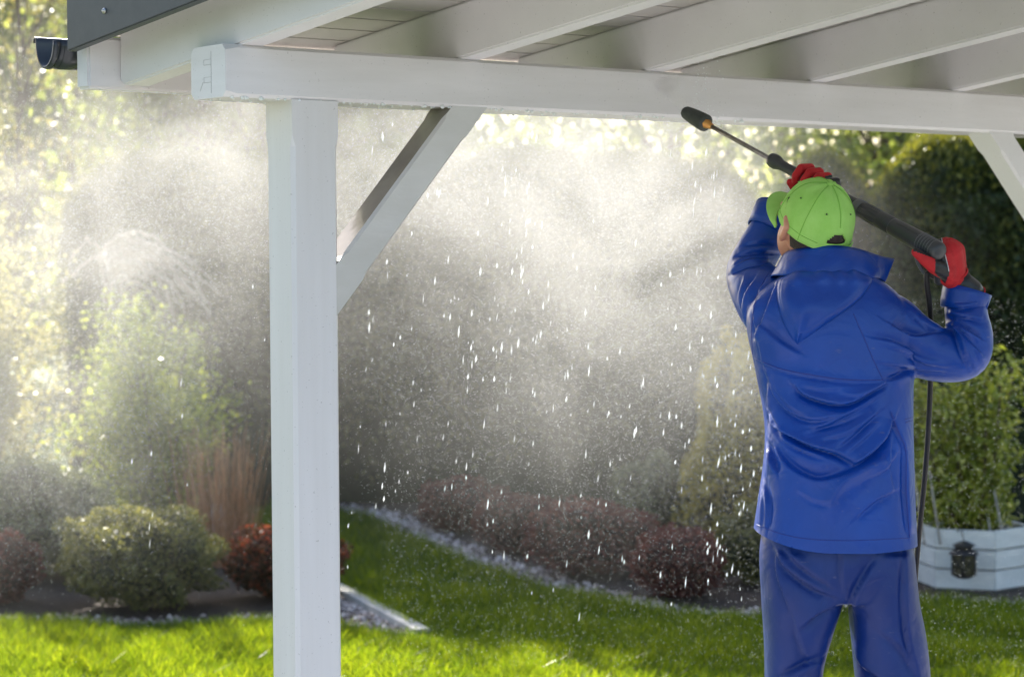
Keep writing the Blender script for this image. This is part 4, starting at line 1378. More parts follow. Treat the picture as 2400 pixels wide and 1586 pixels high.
# ---- trousers
pel = dens([(1790, 2135, 1225, MD + 0.005, 0.118), (1781, 2138, 1285, MD + 0.005, 0.122), (1781, 2143, 1340, MD + 0.005, 0.122), (1784, 2148, 1385, MD + 0.005, 0.112), (1788, 2150, 1402, MD + 0.005, 0.100)], 4)
legl = dens([(1783, 1985, 1290, MD + 0.005, 0.115), (1785, 1974, 1405, MD + 0.005, 0.112), (1790, 1953, 1475, MD + 0.01, 0.104), (1793, 1928, 1570, MD + 0.012, 0.094), (1792, 1922, 1700, MD + 0.01, 0.088), (1790, 1916, 1850, MD, 0.082), (1786, 1920, 2000, MD, 0.080), (1784, 1922, 2110, MD, 0.080)], 5)
legr = dens([(1960, 2140, 1290, MD + 0.005, 0.115), (1986, 2152, 1405, MD + 0.005, 0.112), (1994, 2166, 1475, MD + 0.005, 0.104), (2003, 2178, 1570, MD + 0.0, 0.096), (2015, 2182, 1700, MD - 0.005, 0.090), (2020, 2176, 1850, MD - 0.01, 0.084), (2016, 2168, 2000, MD - 0.01, 0.082), (2012, 2166, 2110, MD - 0.01, 0.082)], 5)
tm = remesh([loft(pel, 48, 2.4), loft(legl, 40, 2.3), loft(legr, 40, 2.3)], 0.006, 6)
fold(tm, [
    ([(1968, 1285), (1970, 1330), (1975, 1400)], 0.006, 6, (10, 0), 0.002),
    ([(1815, 1285), (1840, 1330), (1900, 1375), (1960, 1400)], 0.010, 11, (6, -14), 0.006),
    ([(1840, 1290), (1880, 1330), (1950, 1375)], 0.007, 9, (8, -10), 0.004),
    ([(1812, 1290), (1820, 1350), (1850, 1430)], 0.007, 9, (12, -2), 0.005),
    ([(1960, 1420), (1915, 1440), (1880, 1470)], 0.010, 13, (0, -16), 0.007),
    ([(1990, 1430), (2010, 1380), (2050, 1310)], 0.008, 16, (14, 6), 0.006),
    ([(2120, 1300), (2118, 1400), (2125, 1500), (2150, 1580)], 0.008, 9, (10, 0), 0.006),
    ([(1925, 1545), (1880, 1562), (1820, 1590)], 0.010, 12, (0, 16), 0.006),
    ([(1995, 1500), (2020, 1560), (2080, 1600)], 0.010, 14, (6, -16), 0.006),
    ([(2060, 1480), (2110, 1520), (2150, 1590)], 0.006, 14, (8, -10), 0.004),
    ([(1860, 1440), (1870, 1500), (1900, 1560)], 0.005, 14, (12, 0), 0.004),
])
trou = link('trousers', tm, M['blue_trouser'], man, True)

# boots
for (x, dd) in ((1853, 0.0), (2090, -0.01)):
    c = at(x, MD + dd, tz)
    parts = [tube_data([c + Vector((0, 0, 0.02)), c + Vector((0, 0, 0.12)), c + Vector((0, 0, 0.30))], [0.050, 0.055, 0.062], 20),
             ball(c + Vector((0, 0.07, 0.045)), 1.0, 18, 12, (0.052, 0.135, 0.050))]
    bmz = remesh(parts, 0.006, 6)
    cc = get_co(bmz); cc[:, 2] = np.maximum(cc[:, 2], tz); set_co(bmz, cc)
    link('boot', bmz, M['boot'], man, True)

# ---- head, looking up to the left towards the nozzle
HC = W(1907, 534, MD + 0.005)
hyaw, hpit = rad(25), rad(34)
hf = Vector((-math.sin(hyaw) * math.cos(hpit), math.cos(hyaw) * math.cos(hpit), math.sin(hpit)))
hr = Vector((math.cos(hyaw), math.sin(hyaw), 0))
hu = hr.cross(hf).normalized()
HROT = Matrix((hr, hf, hu)).transposed()
def HL(x, y, z):   # right, forward, up in the head's own frame
    return HC + HROT @ Vector((x, y, z))
parts = [ball(HL(0, -0.002, 0.02), 1.0, 24, 18, (0.076, 0.094, 0.098), HROT),
         ball(HL(0, 0.038, -0.052), 1.0, 20, 14, (0.052, 0.056, 0.066), HROT),
         ball(HL(0, 0.055, -0.095), 1.0, 14, 10, (0.030, 0.030, 0.026), HROT),
         capsule(HL(0, -0.02, -0.03), W(1938, 650, MD + 0.01), 0.058, 0.064, 20),
         capsule(HL(0, 0.092, 0.005), HL(0, 0.112, -0.030), 0.009, 0.014),
         ball(HL(0, 0.088, -0.066), 1.0, 12, 8, (0.024, 0.012, 0.010), HROT),
         ball(HL(0.034, 0.082, 0.012), 1.0, 10, 8, (0.020, 0.014, 0.010), HROT), ball(HL(-0.034, 0.082, 0.012), 1.0, 10, 8, (0.020, 0.014, 0.010), HROT)]
for s in (-1, 1):
    ear = [HL(s * 0.076, 0.002, -0.030), HL(s * 0.082, -0.008, -0.010), HL(s * 0.085, -0.014, 0.012), HL(s * 0.080, 0.004, 0.024)]
    for a, b in zip(ear, ear[1:]):
        parts.append(capsule(a, b, 0.0085, 0.009, 10))
    parts.append(ball(HL(s * 0.077, 0.004, -0.006), 1.0, 10, 8, (0.006, 0.014, 0.022), HROT))
hm = remesh(parts, 0.0042, 3)
link('head', hm, M['skin'], man, True)
# hair: close cropped shell over the back and sides below the cap
hv, hfc = [], []
for i in range(13):
    th = rad(62 + 62 * i / 12)
    for k in range(41):
        ph = rad(180 - 115 + 230 * k / 40)   # around the back
        thr = th * 1.0
        if abs(k - 20) > 13 and i > 8 - (abs(k - 20) - 13): thr = rad(62 + 62 * (8 - (abs(k - 20) - 13)) / 12)
        jit = 1.0 + 0.012 * noise.noise((i * 0.9, k * 0.9, 5))
        p = (math.sin(thr) * math.sin(ph) * 0.0795 * jit, math.sin(thr) * math.cos(ph) * 0.0985 * jit, 0.02 + math.cos(thr) * 0.101 * jit)
        hv.append(HL(*p))
for i in range(12):
    for k in range(40):
        hfc.append((i * 41 + k, i * 41 + k + 1, (i + 1) * 41 + k + 1, (i + 1) * 41 + k))
hair = mk('hair', hv, hfc, M['hair'], man, True)
md = hair.modifiers.new('thick', 'SOLIDIFY'); md.thickness = 0.004

# ---- cap
CR = (0.082, 0.100, 0.108)
def capp(ph, th, k=1.0):
    """ph around (0 = front), th = 0 at the button .. 1 at the rim"""
    a = th * rad(97)
    # panels belly out a little between the seams, crease near the button
    pan = math.cos(ph * 6)
    bel = 1.0 + 0.012 * (1 - pan) * 0.5 * math.sin(min(1, th * 1.2) * math.pi) + 0.022 * noise.noise((math.sin(ph) * 2.6, math.cos(ph) * 2.6, th * 3.4)) + 0.008 * noise.noise((math.sin(ph) * 7, math.cos(ph) * 7, th * 6))
    bel += 0.014 * math.sin(ph * 9 + 2 * math.sin(ph * 2)) * math.exp(-((th - 0.30) / 0.18) ** 2) * 0.6
    bel *= k
    return HL(math.sin(ph) * math.sin(a) * CR[0] * bel, math.cos(ph) * math.sin(a) * CR[1] * bel - 0.002, 0.012 + math.cos(a) * CR[2] * bel)
nph, nth = 120, 40
cv = [capp(2 * math.pi * k / nph, max(0.003, i / nth)) for i in range(nth + 1) for k in range(nph)]
cf = []
for i in range(nth):
    for k in range(nph):
        ph = 2 * math.pi * (k + 0.5) / nph - math.pi
        s = ph * 0.098; hgt = (1 - (i + 0.5) / nth) * 0.17
        if abs(ph) < 1.2 and (s / 0.034) ** 2 + ((hgt - 0.014) / 0.030) ** 2 < 1 and hgt > 0.020:
            continue
        cf.append((i * nph + k, i * nph + (k + 1) % nph, (i + 1) * nph + (k + 1) % nph, (i + 1) * nph + k))
cf.append(tuple(range(nph)))
cap = mk('cap', cv, cf, M['cap'], man, True)
md = cap.modifiers.new('thick', 'SOLIDIFY'); md.thickness = 0.0022; md.offset = 1
V, Fc = ball(capp(0, 0.0) + hu * 0.002, 1.0, 16, 10, (0.0075, 0.0075, 0.0045), HROT)
mk('button', V, Fc, M['cap'], cap, True)
for k in range(6):
    ph = math.pi / 6 + k * math.pi / 3 if False else k * math.pi / 3
    last = 0.98 if k != 3 else 0.66
    tube('panel_seam', [capp(ph, 0.05 + (last - 0.05) * i / 24, 1.030) for i in range(25)], 0.0009, M['cap_seam'], cap, 5)
    phe = ph + math.pi / 6
    c = capp(phe, 0.52, 1.033)
    nrm_ = (c - HC).normalized(); u_, v_ = ring_frame(nrm_)
    tube('eyelet', [c + (u_ * math.cos(a) + v_ * math.sin(a)) * 0.0030 for a in [2 * math.pi * i / 12 for i in range(13)]], 0.0010, M['cap'], cap, 5)
    V, Fc = ball(c, 0.0019, 8, 6); mk('eyelet_hole', V, Fc, M['tape_and_shade'], cap)
tube('rim_stitch', [capp(2 * math.pi * i / 80, 0.90, 1.030) for i in range(10, 33)] , 0.0006, M['cap_seam'], cap, 4)
tube('rim_stitch', [capp(2 * math.pi * i / 80, 0.90, 1.030) for i in range(47, 71)] , 0.0006, M['cap_seam'], cap, 4)
V, Fc = [], []
c0 = capp(math.pi - 0.22, 0.945, 1.035); 
bk = tube_data([capp(math.pi - 0.27, 0.93, 1.05), capp(math.pi - 0.27, 1.0, 1.05)], 0.004, 8)
mk('strap_buckle', bk[0], bk[1], M['buckle'], cap, False)
st_ = []
for i in range(13):
    ph = math.pi - 0.30 + 0.0 - i * 0.04
    st_.append((capp(ph, 0.925, 1.055), capp(ph, 1.0, 1.055)))
V = [p for ab in st_ for p in ab]
Fc = [(2 * i, 2 * i + 1, 2 * i + 3, 2 * i + 2) for i in range(12)]
so = mk('strap_end', V, Fc, M['cap'], cap, True)
md = so.modifiers.new('thick', 'SOLIDIFY'); md.thickness = 0.002
# brim
bv, bf = [], []
nb, nr_ = 30, 10
for j in range(nr_ + 1):
    q = j / nr_
    for k in range(nb + 1):
        s = -1 + 2 * k / nb
        ph = s * 1.18
        basep = Vector((math.sin(ph) * CR[0] * 1.03, math.cos(ph) * CR[1] * 1.03, 0.0))
        reach = 0.070 * max(0, 1 - s ** 2) ** 0.5
        p = basep + Vector((s * 0.004, 1, 0)).normalized() * reach * q
        z = -0.002 - 0.010 * q - 0.018 * (abs(p.x) / 0.08) ** 2
        bv.append(HL(p.x, p.y, z + 0.004))
for j in range(nr_):
    for k in range(nb):
        bf.append((j * (nb + 1) + k, j * (nb + 1) + k + 1, (j + 1) * (nb + 1) + k + 1, (j + 1) * (nb + 1) + k))
brim = mk('brim', bv, bf, M['cap'], cap, True)
md = brim.modifiers.new('thick', 'SOLIDIFY'); md.thickness = 0.004

# ================================================================== PRESSURE WASHER GUN
def AX(x, lift=0.0):
    """spot on the lance axis above photo column x"""
    y = 287 + 0.551 * (x - 1650)
    D = 5.76 - 0.66 * (x - 1600) / 605.0
    return W(x, y, D) + UPZ * lift
gun = empty('pressure_washer_gun', AX(2150), 'dark grey pressure washer gun with steel lance and black hose', 'pressure washer gun')
ad = (AX(2205) - AX(1600)).normalized()
gu, gv_ = ring_frame(ad)
def turned(name, prof, m, parent=None, seg=28, start=None):
    """prof: (x px, radius m) along the lance axis"""
    return tube(name, [AX(x) for x, r in prof], [r for x, r in prof], m, parent or gun, seg)
turned('nozzle', [(1603, 0.006), (1604, 0.0125), (1608, 0.0165), (1618, 0.0192), (1632, 0.0214), (1645, 0.0228), (1652, 0.0230), (1655, 0.0218), (1654, 0.0192), (1646, 0.0186), (1640, 0.010)], M['rubber'])
bf_ = turned('brass_fitting', [(1640, 0.0150), (1650, 0.0150), (1651, 0.0128), (1660, 0.0128), (1661, 0.0090), (1668, 0.0085), (1669, 0.0060)], M['brass'], None, 6)
turned('lance_tube', [(1650, 0.0058), (1730, 0.0058), (1812, 0.0058)], M['lance'])
turned('grip_sleeve', [(1806, 0.010), (1807, 0.0165), (1812, 0.0185), (1820, 0.0185), (1825, 0.0165), (1832, 0.0130), (1850, 0.0128), (1890, 0.0150), (1940, 0.0165), (1990, 0.0175), (2012, 0.0175)], M['gun'])
turned('collar_ring', [(2006, 0.0175), (2008, 0.0208), (2020, 0.0212), (2022, 0.0180)], M['gun_light'])
con = turned('ribbed_connector', [(2018, 0.0180), (2021, 0.0196), (2062, 0.0205), (2064, 0.0212), (2092, 0.0215), (2094, 0.0195)], M['gun'])
for k in range(14):
    a = 2 * math.pi * k / 14
    d = gu * math.cos(a) + gv_ * math.sin(a)
    tube('rib', [AX(2024) + d * 0.0192, AX(2060) + d * 0.0201], 0.0015, M['gun'], con, 5)
bp_ = catmull([AX(2090), AX(2130), AX(2170), AX(2196), AX(2206)], 5)
bodyr = [0.0205, 0.021, 0.0215, 0.022, 0.0225, 0.0228, 0.023, 0.0232, 0.0234, 0.0235, 0.0235, 0.0235, 0.0235, 0.0235, 0.0233, 0.023, 0.0225, 0.021, 0.019, 0.0165, 0.012]
v, f = tube_data(bp_, bodyr, 32)
body = mk('gun_body', v, f, M['gun'], gun, True)
for i in range(6):
    x = 2160 + i * 6
    c = AX(x)
    tube('grip_ridge', [c + (gu * math.cos(a) + gv_ * math.sin(a)) * 0.0236 for a in [2 * math.pi * q / 28 for q in range(29)]], 0.0011, M['gun_light'], body, 5)
def part_line(x0, x1, rr0, rr1, m=None):
    n = 14
    pts = []
    for i in range(n + 1):
        f_ = i / n
        c = AX(x0 + (x1 - x0) * f_)
        side = (Vector((CAM.x, CAM.y, CAM.z)) - c).normalized()
        side = (side - ad * side.dot(ad)).normalized()
        d = (side * 0.80 + UPZ * 0.60)
        d = (d - ad * d.dot(ad)).normalized()
        pts.append(c + d * (rr0 + (rr1 - rr0) * f_))
    tube('mould_line', pts, 0.0006, m or M['black'], body, 4)
part_line(1834, 1888, 0.0129, 0.0149); part_line(1945, 2005, 0.0166, 0.0174); part_line(2104, 2156, 0.0225, 0.0235)
# pistol handle going down and away inside the hand, with trigger
hd0, hd1 = AX(2188), W(2205, 660, 5.17)
tube('handle', catmull([hd0, (hd0 + hd1) / 2 + Vector((0.004, 0.0, 0)), hd1], 6), 0.0155, M['gun'], gun, 20)
tube('trigger', catmull([AX(2150) - UPZ * 0.015 + Vector((0, 0.015, 0)), W(2150, 610, 5.19), W(2168, 640, 5.18), W(2196, 652, 5.17)], 5), 0.005, M['gun_light'], gun, 10)
# hose
hz = catmull([W(2200, 655, 5.17), W(2176, 640, 5.165), W(2172, 660, 5.17), W(2179, 720, 5.20), W(2182, 780, 5.24), W(2181, 880, 5.28), W(2176, 1000, 5.32), W(2168, 1110, 5.36), W(2156, 1230, 5.41), W(2147, 1330, 5.44), W(2135, 1450, 5.46), W(2090, 1700, 5.47), W(2040, 2000, 5.52),
              at(2020, 5.58, tz + 0.04), at(2080, 5.72, tz + 0.0075), at(2400, 5.9, tz + 0.0075), at(2900, 5.7, tz + 0.0075)], 7)
tube('hose', hz, 0.0066, M['hose'], gun, 10)

# ================================================================== GLOVES
def glove(parts, voxel, rule, name='glove', it=3):
    gm_ = remesh(parts, voxel, it)
    co = get_co(gm_)
    o = link(name, gm_, [M['red'], M['glove_black']], man, True)
    n = len(gm_.polygons)
    c = np.array([tuple(p.center) for p in gm_.polygons]) + np.array(wloc(man))
    gm_.polygons.foreach_set('material_index', rule(c).astype(np.int32))
    gm_.update()
    return o
def inpoly(poly, X, Y):
    return inside([Vector((a, b, 0)) for a, b in poly], X, Y)
GD = 5.10
wr = W(2248, 668, 5.20)
rp_ = []
# palm behind the rear end of the gun
for (x0, y0, d0, r0, x1, y1, d1, r1) in (
        (2236, 648, 5.175, 0.030, 2228, 592, 5.15, 0.029), (2222, 646, 5.16, 0.026, 2216, 600, 5.135, 0.022), (2240, 645, 5.20, 0.028, 2236, 590, 5.19, 0.027),
        (2228, 600, 5.15, 0.025, 2226, 574, 5.16, 0.018)):
    rp_.append(capsule(W(x0, y0, d0), W(x1, y1, d1), r0, r1, 16))
# four fingers wrap round the far side of the handle, each with two bends
for i, (dy, dd, L) in enumerate(((0, 0.0, 1.0), (17, 0.008, 1.08), (34, 0.010, 1.0), (50, 0.008, 0.85))):
    k0 = W(2236 - 0.3 * i, 572 + dy, 5.195 + dd * 0.5)
    k1 = W(2218, 566 + dy * 1.0, 5.235 + dd)
    k2 = W(2218 - 36 * L, 574 + dy, 5.232 + dd)
    k3 = W(2218 - 42 * L, 582 + dy, 5.205 + dd)
    for a, b, r0, r1 in ((k0, k1, 0.0125, 0.0115), (k1, k2, 0.0115, 0.0105), (k2, k3, 0.0105, 0.009)):
        rp_.append(capsule(a, b, r0, r1, 12))
# thumb along the near lower side of the gun
th = [W(2218, 636, 5.14), W(2190, 624, 5.115), W(2166, 606, 5.105), W(2146, 591, 5.105)]
for a, b, r0, r1 in ((th[0], th[1], 0.023, 0.0185), (th[1], th[2], 0.0185, 0.0150), (th[2], th[3], 0.0150, 0.0105)):
    rp_.append(capsule(a, b, r0, r1, 14))
rp_.append(capsule(W(2236, 650, 5.175), wr, 0.030, 0.029, 16))
def rrule(c):
    X, Y, D = proj(c)
    k = inpoly([(2192, 545), (2206, 545), (2213, 590), (2226, 640), (2215, 665), (2192, 640), (2193, 606), (2140, 588), (2142, 574), (2192, 585)], X, Y)
    return k
rg = glove(rp_, 0.0030, rrule)
pc = [(2206, 552), (2210, 575), (2216, 600), (2222, 625), (2224, 636)]
GT = BVHTree.FromPolygons([Vector(v) + wloc(man) for v in get_co(rg.data)], [tuple(p.vertices) for p in rg.data.polygons])
def onto(T, x, y, off=0.0005):
    d = ray(x, y); h = T.ray_cast(CAM, d)
    return (h[0] - d * off) if h[0] is not None else None
pp = [onto(GT, q.x, q.y) for q in catmull([Vector((a, b, 0)) for a, b in pc], 6)]
pp = [p for p in pp if p is not None]
if len(pp) > 2: tube('piping', pp, 0.0011, M['piping'], rg, 6)
# knitted wrist cuffs
def wrist(a, b, r0, r1, trim=True):
    d = (b - a)
    tube('glove_cuff', [a, a + d * 0.3, a + d * 0.7, b], [r0, r0 * 1.03, r1, r1], M['glove_black'], man, 20)
    if trim:
        dn = d.normalized(); u_, v_ = ring_frame(dn)
        tube('glove_trim', [a + (u_ * math.cos(t_) + v_ * math.sin(t_)) * (r0 + 0.001) for t_ in [2 * math.pi * i / 24 for i in range(25)]], 0.0024, M['red'], man, 6)
        tube('glove_trim', [b + (u_ * math.cos(t_) + v_ * math.sin(t_)) * (r1 + 0.001) for t_ in [2 * math.pi * i / 24 for i in range(25)]], 0.0020, M['red'], man, 6)
wrist(W(2239, 648, 5.18), W(2272, 698, 5.20), 0.031, 0.040)

# left glove on the grip sleeve, beyond the cap
lp_ = []
def around(x, ang, rr):
    """spot round the lance: ang 0 = up, 90 = towards the camera"""
    c = AX(x)
    side = (CAM - c).normalized(); side = (side - ad * side.dot(ad)).normalized()
    upv = ad.cross(side).normalized()
    if upv.z < 0: upv = -upv
    return c + (upv * math.cos(rad(ang)) + side * math.sin(rad(ang))) * rr
for i, x in enumerate((1882, 1902, 1922, 1942)):
    rr = 0.026 + 0.0015 * (i in (1, 2))
    ks = [around(x + 2, -75, rr + 0.004), around(x, -15, rr + 0.003), around(x - 1, 50, rr), around(x - 1, 105, rr - 0.001), around(x - 1, 140, rr - 0.002)]
    for a, b, r0, r1 in zip(ks, ks[1:], (0.0125, 0.012, 0.0115, 0.0105), (0.012, 0.0115, 0.0105, 0.009)):
        lp_.append(capsule(a, b, r0, r1, 12))
lp_.append(capsule(around(1884, -95, 0.034), around(1944, -95, 0.034), 0.020, 0.019, 14))
lp_.append(capsule(around(1888, -120, 0.045), around(1938, -120, 0.045), 0.021, 0.020, 14))
lp_.append(capsule(around(1896, -150, 0.055), around(1880, -175, 0.085), 0.026, 0.027, 14))
tb = [around(1884, -140, 0.046), around(1878, -155, 0.034), around(1874, 178, 0.029), around(1870, 160, 0.028)]
for a, b, r0, r1 in zip(tb, tb[1:], (0.019, 0.015, 0.013), (0.015, 0.013, 0.010)):
    lp_.append(capsule(a, b, r0, r1, 12))
wl0 = around(1880, -175, 0.085)
wl1 = W(1828, 505, MD + 0.255)
lp_.append(capsule(wl0, wl0.lerp(wl1, 0.3), 0.027, 0.028, 14))
def lrule(c):
    X, Y, D = proj(c)
    return inpoly([(1934, 412), (1950, 410), (1985, 425), (1985, 470), (1940, 470)], X, Y)
lg = glove(lp_, 0.0030, lrule)
wrist(wl0.lerp(wl1, 0.25), wl1.lerp(W(1815, 525, MD + 0.245), 0.5), 0.031, 0.036, False)

# ================================================================== WATER
def dropmat():
    m, t, out = newmat('water_drop')
    a = N(t, 'ShaderNodeBsdfTranslucent'); a.inputs['Color'].default_value = (0.97, 0.99, 1.0, 1)
    b = N(t, 'ShaderNodeBsdfPrincipled'); b.inputs['Base Color'].default_value = (0.95, 0.98, 1.0, 1); b.inputs['Roughness'].default_value = 0.1
    mx = N(t, 'ShaderNodeMixShader'); mx.inputs['Fac'].default_value = 0.35
    t.links.new(a.outputs['BSDF'], mx.inputs[1]); t.links.new(b.outputs['BSDF'], mx.inputs[2])
    t.links.new(mx.outputs['Shader'], out.inputs['Surface'])
    return m
M['drop'] = dropmat()
def clearmat():
    m, t, out = newmat('clear_water')
    g_ = N(t, 'ShaderNodeBsdfPrincipled')
    g_.inputs['Transmission Weight'].default_value = 1.0; g_.inputs['IOR'].default_value = 1.33; g_.inputs['Roughness'].default_value = 0.0
    t.links.new(g_.outputs['BSDF'], out.inputs['Surface'])
    return m
M['water'] = clearmat()

def octas(C, ax, ln, rd):
    """elongated droplets: centre, axis, half length, radius -> triangles"""
    n = len(C)
    ax = unit(ax)
    u = unit(np.cross(ax, np.tile([0.3, 1.0, 0.1], (n, 1)))); v = np.cross(ax, u)
    top = C + ax * (ln * 0.8)[:, None]; bot = C - ax * ln[:, None]
    q = [C - ax * (ln * 0.25)[:, None] + (u * a + v * b) * rd[:, None] for a, b in ((1, 0), (0, 1), (-1, 0), (0, -1))]
    T = np.empty((n, 8, 3, 3))
    for k in range(4):
        T[:, k, 0] = top; T[:, k, 1] = q[k]; T[:, k, 2] = q[(k + 1) % 4]
        T[:, 4 + k, 0] = bot; T[:, 4 + k, 1] = q[(k + 1) % 4]; T[:, 4 + k, 2] = q[k]
    return T.reshape(-1, 3)

# mist banks: photo px centre, size px, distance, half depth m, strength
BANKS = [(1580, 520, 320, 280, 7.3, 0.75, 0.60), (1330, 390, 420, 230, 7.6, 0.8, 0.62), (1000, 390, 420, 210, 7.8, 0.9, 0.40), (1480, 740, 380, 260, 7.6, 0.8, 0.42),
         (1130, 780, 440, 270, 7.9, 0.9, 0.20), (360, 450, 480, 280, 8.0, 0.9, 0.33), (60, 620, 380, 420, 8.2, 0.9, 0.42), (430, 650, 360, 300, 8.2, 0.9, 0.20),
         (1690, 820, 240, 300, 7.6, 0.7, 0.16), (700, 340, 560, 190, 8.0, 0.8, 0.27), (100, 1040, 360, 220, 8.2, 0.8, 0.18), (1380, 1060, 460, 220, 7.9, 0.9, 0.07)]

def fall():
    rng = np.random.default_rng(77)
    n = 330
    cl = [(1140, 700, 190, 260), (1230, 500, 60, 260), (1000, 900, 170, 230), (1650, 950, 110, 330), (1700, 1250, 80, 220), (1250, 1050, 230, 260), (900, 480, 60, 200), (1450, 900, 260, 330), (870, 1150, 90, 250), (1640, 430, 60, 130), (1380, 1250, 260, 160), (330, 1180, 200, 240), (600, 600, 18, 250)]
    wts = np.array([5, 3, 4, 6, 4, 4, 1.5, 4, 1.5, 2.5, 2, 1.2, 0.6]); wts /= wts.sum()
    C, A, Lh, Rr = [], [], [], []
    while len(C) < n:
        k = rng.choice(len(cl), p=wts)
        x = rng.normal(cl[k][0], cl[k][2] * 0.62); y = rng.normal(cl[k][1], cl[k][3] * 0.62)
        if not (285 < y < 1560): continue
        D = rng.uniform(5.75, 6.9)
        if 600 < x < 815 and D < 6: continue
        C.append(np.array(W(x, y, D)))
        A.append((0.10 + rng.normal() * 0.035, 0, 1.0))
        big = rng.uniform() ** 2.2
        Lh.append(0.005 + 0.014 * rng.uniform() ** 1.5 + 0.004 * big); Rr.append(0.0009 + 0.0022 * big)
    for k in range(95):
        x = rng.normal(1655, 26) if k % 3 else 1625 + 45 * rng.uniform()
        y = rng.uniform(135, 285)
        d_ = ray(x, y)
        tpl = (S(0, 0.012 + 0.05 * rng.uniform(), 0) - CAM).dot(NRM) / d_.dot(NRM)
        C.append(np.array(CAM + d_ * tpl)); A.append((rng.normal() * 0.5, 0, 1.0))
        r_ = 0.0007 + 0.0016 * rng.uniform() ** 2; Lh.append(r_ * rng.uniform(1.0, 1.8)); Rr.append(r_)
    V = octas(np.array(C), np.array(A), np.array(Lh), np.array(Rr))
    o = fast_quads('falling_drops', V, np.zeros(len(V) // 3), M['drop'], nv=3)
    tag(o, 'bright falling water drops scattered under the beam', 'water drops', kind='stuff')
fall()

def fine():
    rng = np.random.default_rng(78)
    P, n = [], 115000
    wts = np.array([b[2] * b[3] * b[6] ** 0.6 for b in BANKS]); wts /= wts.sum()
    idx = rng.choice(len(BANKS), size=n, p=wts)
    for k, b in enumerate(BANKS):
        m_ = int((idx == k).sum())
        x = rng.normal(b[0], b[2] * 0.55, m_); y = rng.normal(b[1] + 40, b[3] * 0.62, m_)
        D = rng.uniform(6.0, 8.4, m_)
        dx, dy = (x - 1200) / F, (793 - y) / F
        P.append(np.array(CAM) + (np.array(C_F) + dx[:, None] * np.array(C_R) + dy[:, None] * np.array(C_U)) * D[:, None])
    # slanting fine spray in front of the planter and the far lawn
    m_ = 14000
    x = rng.uniform(900, 2420, m_); y = rng.uniform(700, 1560, m_); D = rng.uniform(6.2, 8.4, m_)
    dx, dy = (x - 1200) / F, (793 - y) / F
    P.append(np.array(CAM) + (np.array(C_F) + dx[:, None] * np.array(C_R) + dy[:, None] * np.array(C_U)) * D[:, None])
    P = np.concatenate(P)
    P = P[(P[:, 2] > 0.06)]
    n = len(P)
    ax = np.stack([0.35 + rng.normal(size=n) * 0.25, np.zeros(n), np.ones(n)], 1)
    ln = rng.uniform(0.0008, 0.0024, n); rd = rng.uniform(0.0003, 0.00068, n)
    ax = unit(ax)
    u = unit(np.cross(ax, unit(rng.normal(size=(n, 3))))); v = np.cross(ax, u)
    q = [P - ax * (ln * 0.4)[:, None] + (u * math.cos(a) + v * math.sin(a)) * rd[:, None] for a in (0, 2.094, 4.189)]
    tp = P + ax * ln[:, None]
    T = np.empty((n, 4, 3, 3))
    for k in range(3):
        T[:, k, 0] = tp; T[:, k, 1] = q[k]; T[:, k, 2] = q[(k + 1) % 3]
    T[:, 3, 0] = q[0]; T[:, 3, 1] = q[2]; T[:, 3, 2] = q[1]
    V = T.reshape(-1, 3)
    o = fast_quads('fine_spray', V, np.zeros(len(V) // 3), M['drop'], nv=3)
    tag(o, 'fine droplets of drifting spray below the beam', 'spray', kind='stuff')
fine()

# drops hanging under the beam, eave board and gutter
def hang():
    rng = np.random.default_rng(79)
    parts = []
    for k in range(130):
        t = rng.uniform(-0.29, 1.35) if k % 5 else rng.uniform(-0.29, 0.5)
        u = -rng.uniform(0.002, 0.02) if k % 3 else -rng.uniform(0.01, 0.14)
        r_ = rng.uniform(0.0016, 0.0034)
        parts.append(ball(S(t, u, ZB - r_ * 0.3), 1.0, 8, 6, (r_ * 1.3, r_ * 1.3, r_ * rng.uniform(0.8, 1.7))))
    for k in range(6):
        parts.append(ball(R2(rng.uniform(-0.34, -0.05), 0.37, fz0 - 0.001), 0.0024, 8, 6))
    V, Fc = merge(parts)
    o = mk('hanging_drops', V, Fc, M['drop'], None, True)
    tag(o, 'clear water drops hanging from the underside of the white beam', 'water drops', kind='stuff')
hang()

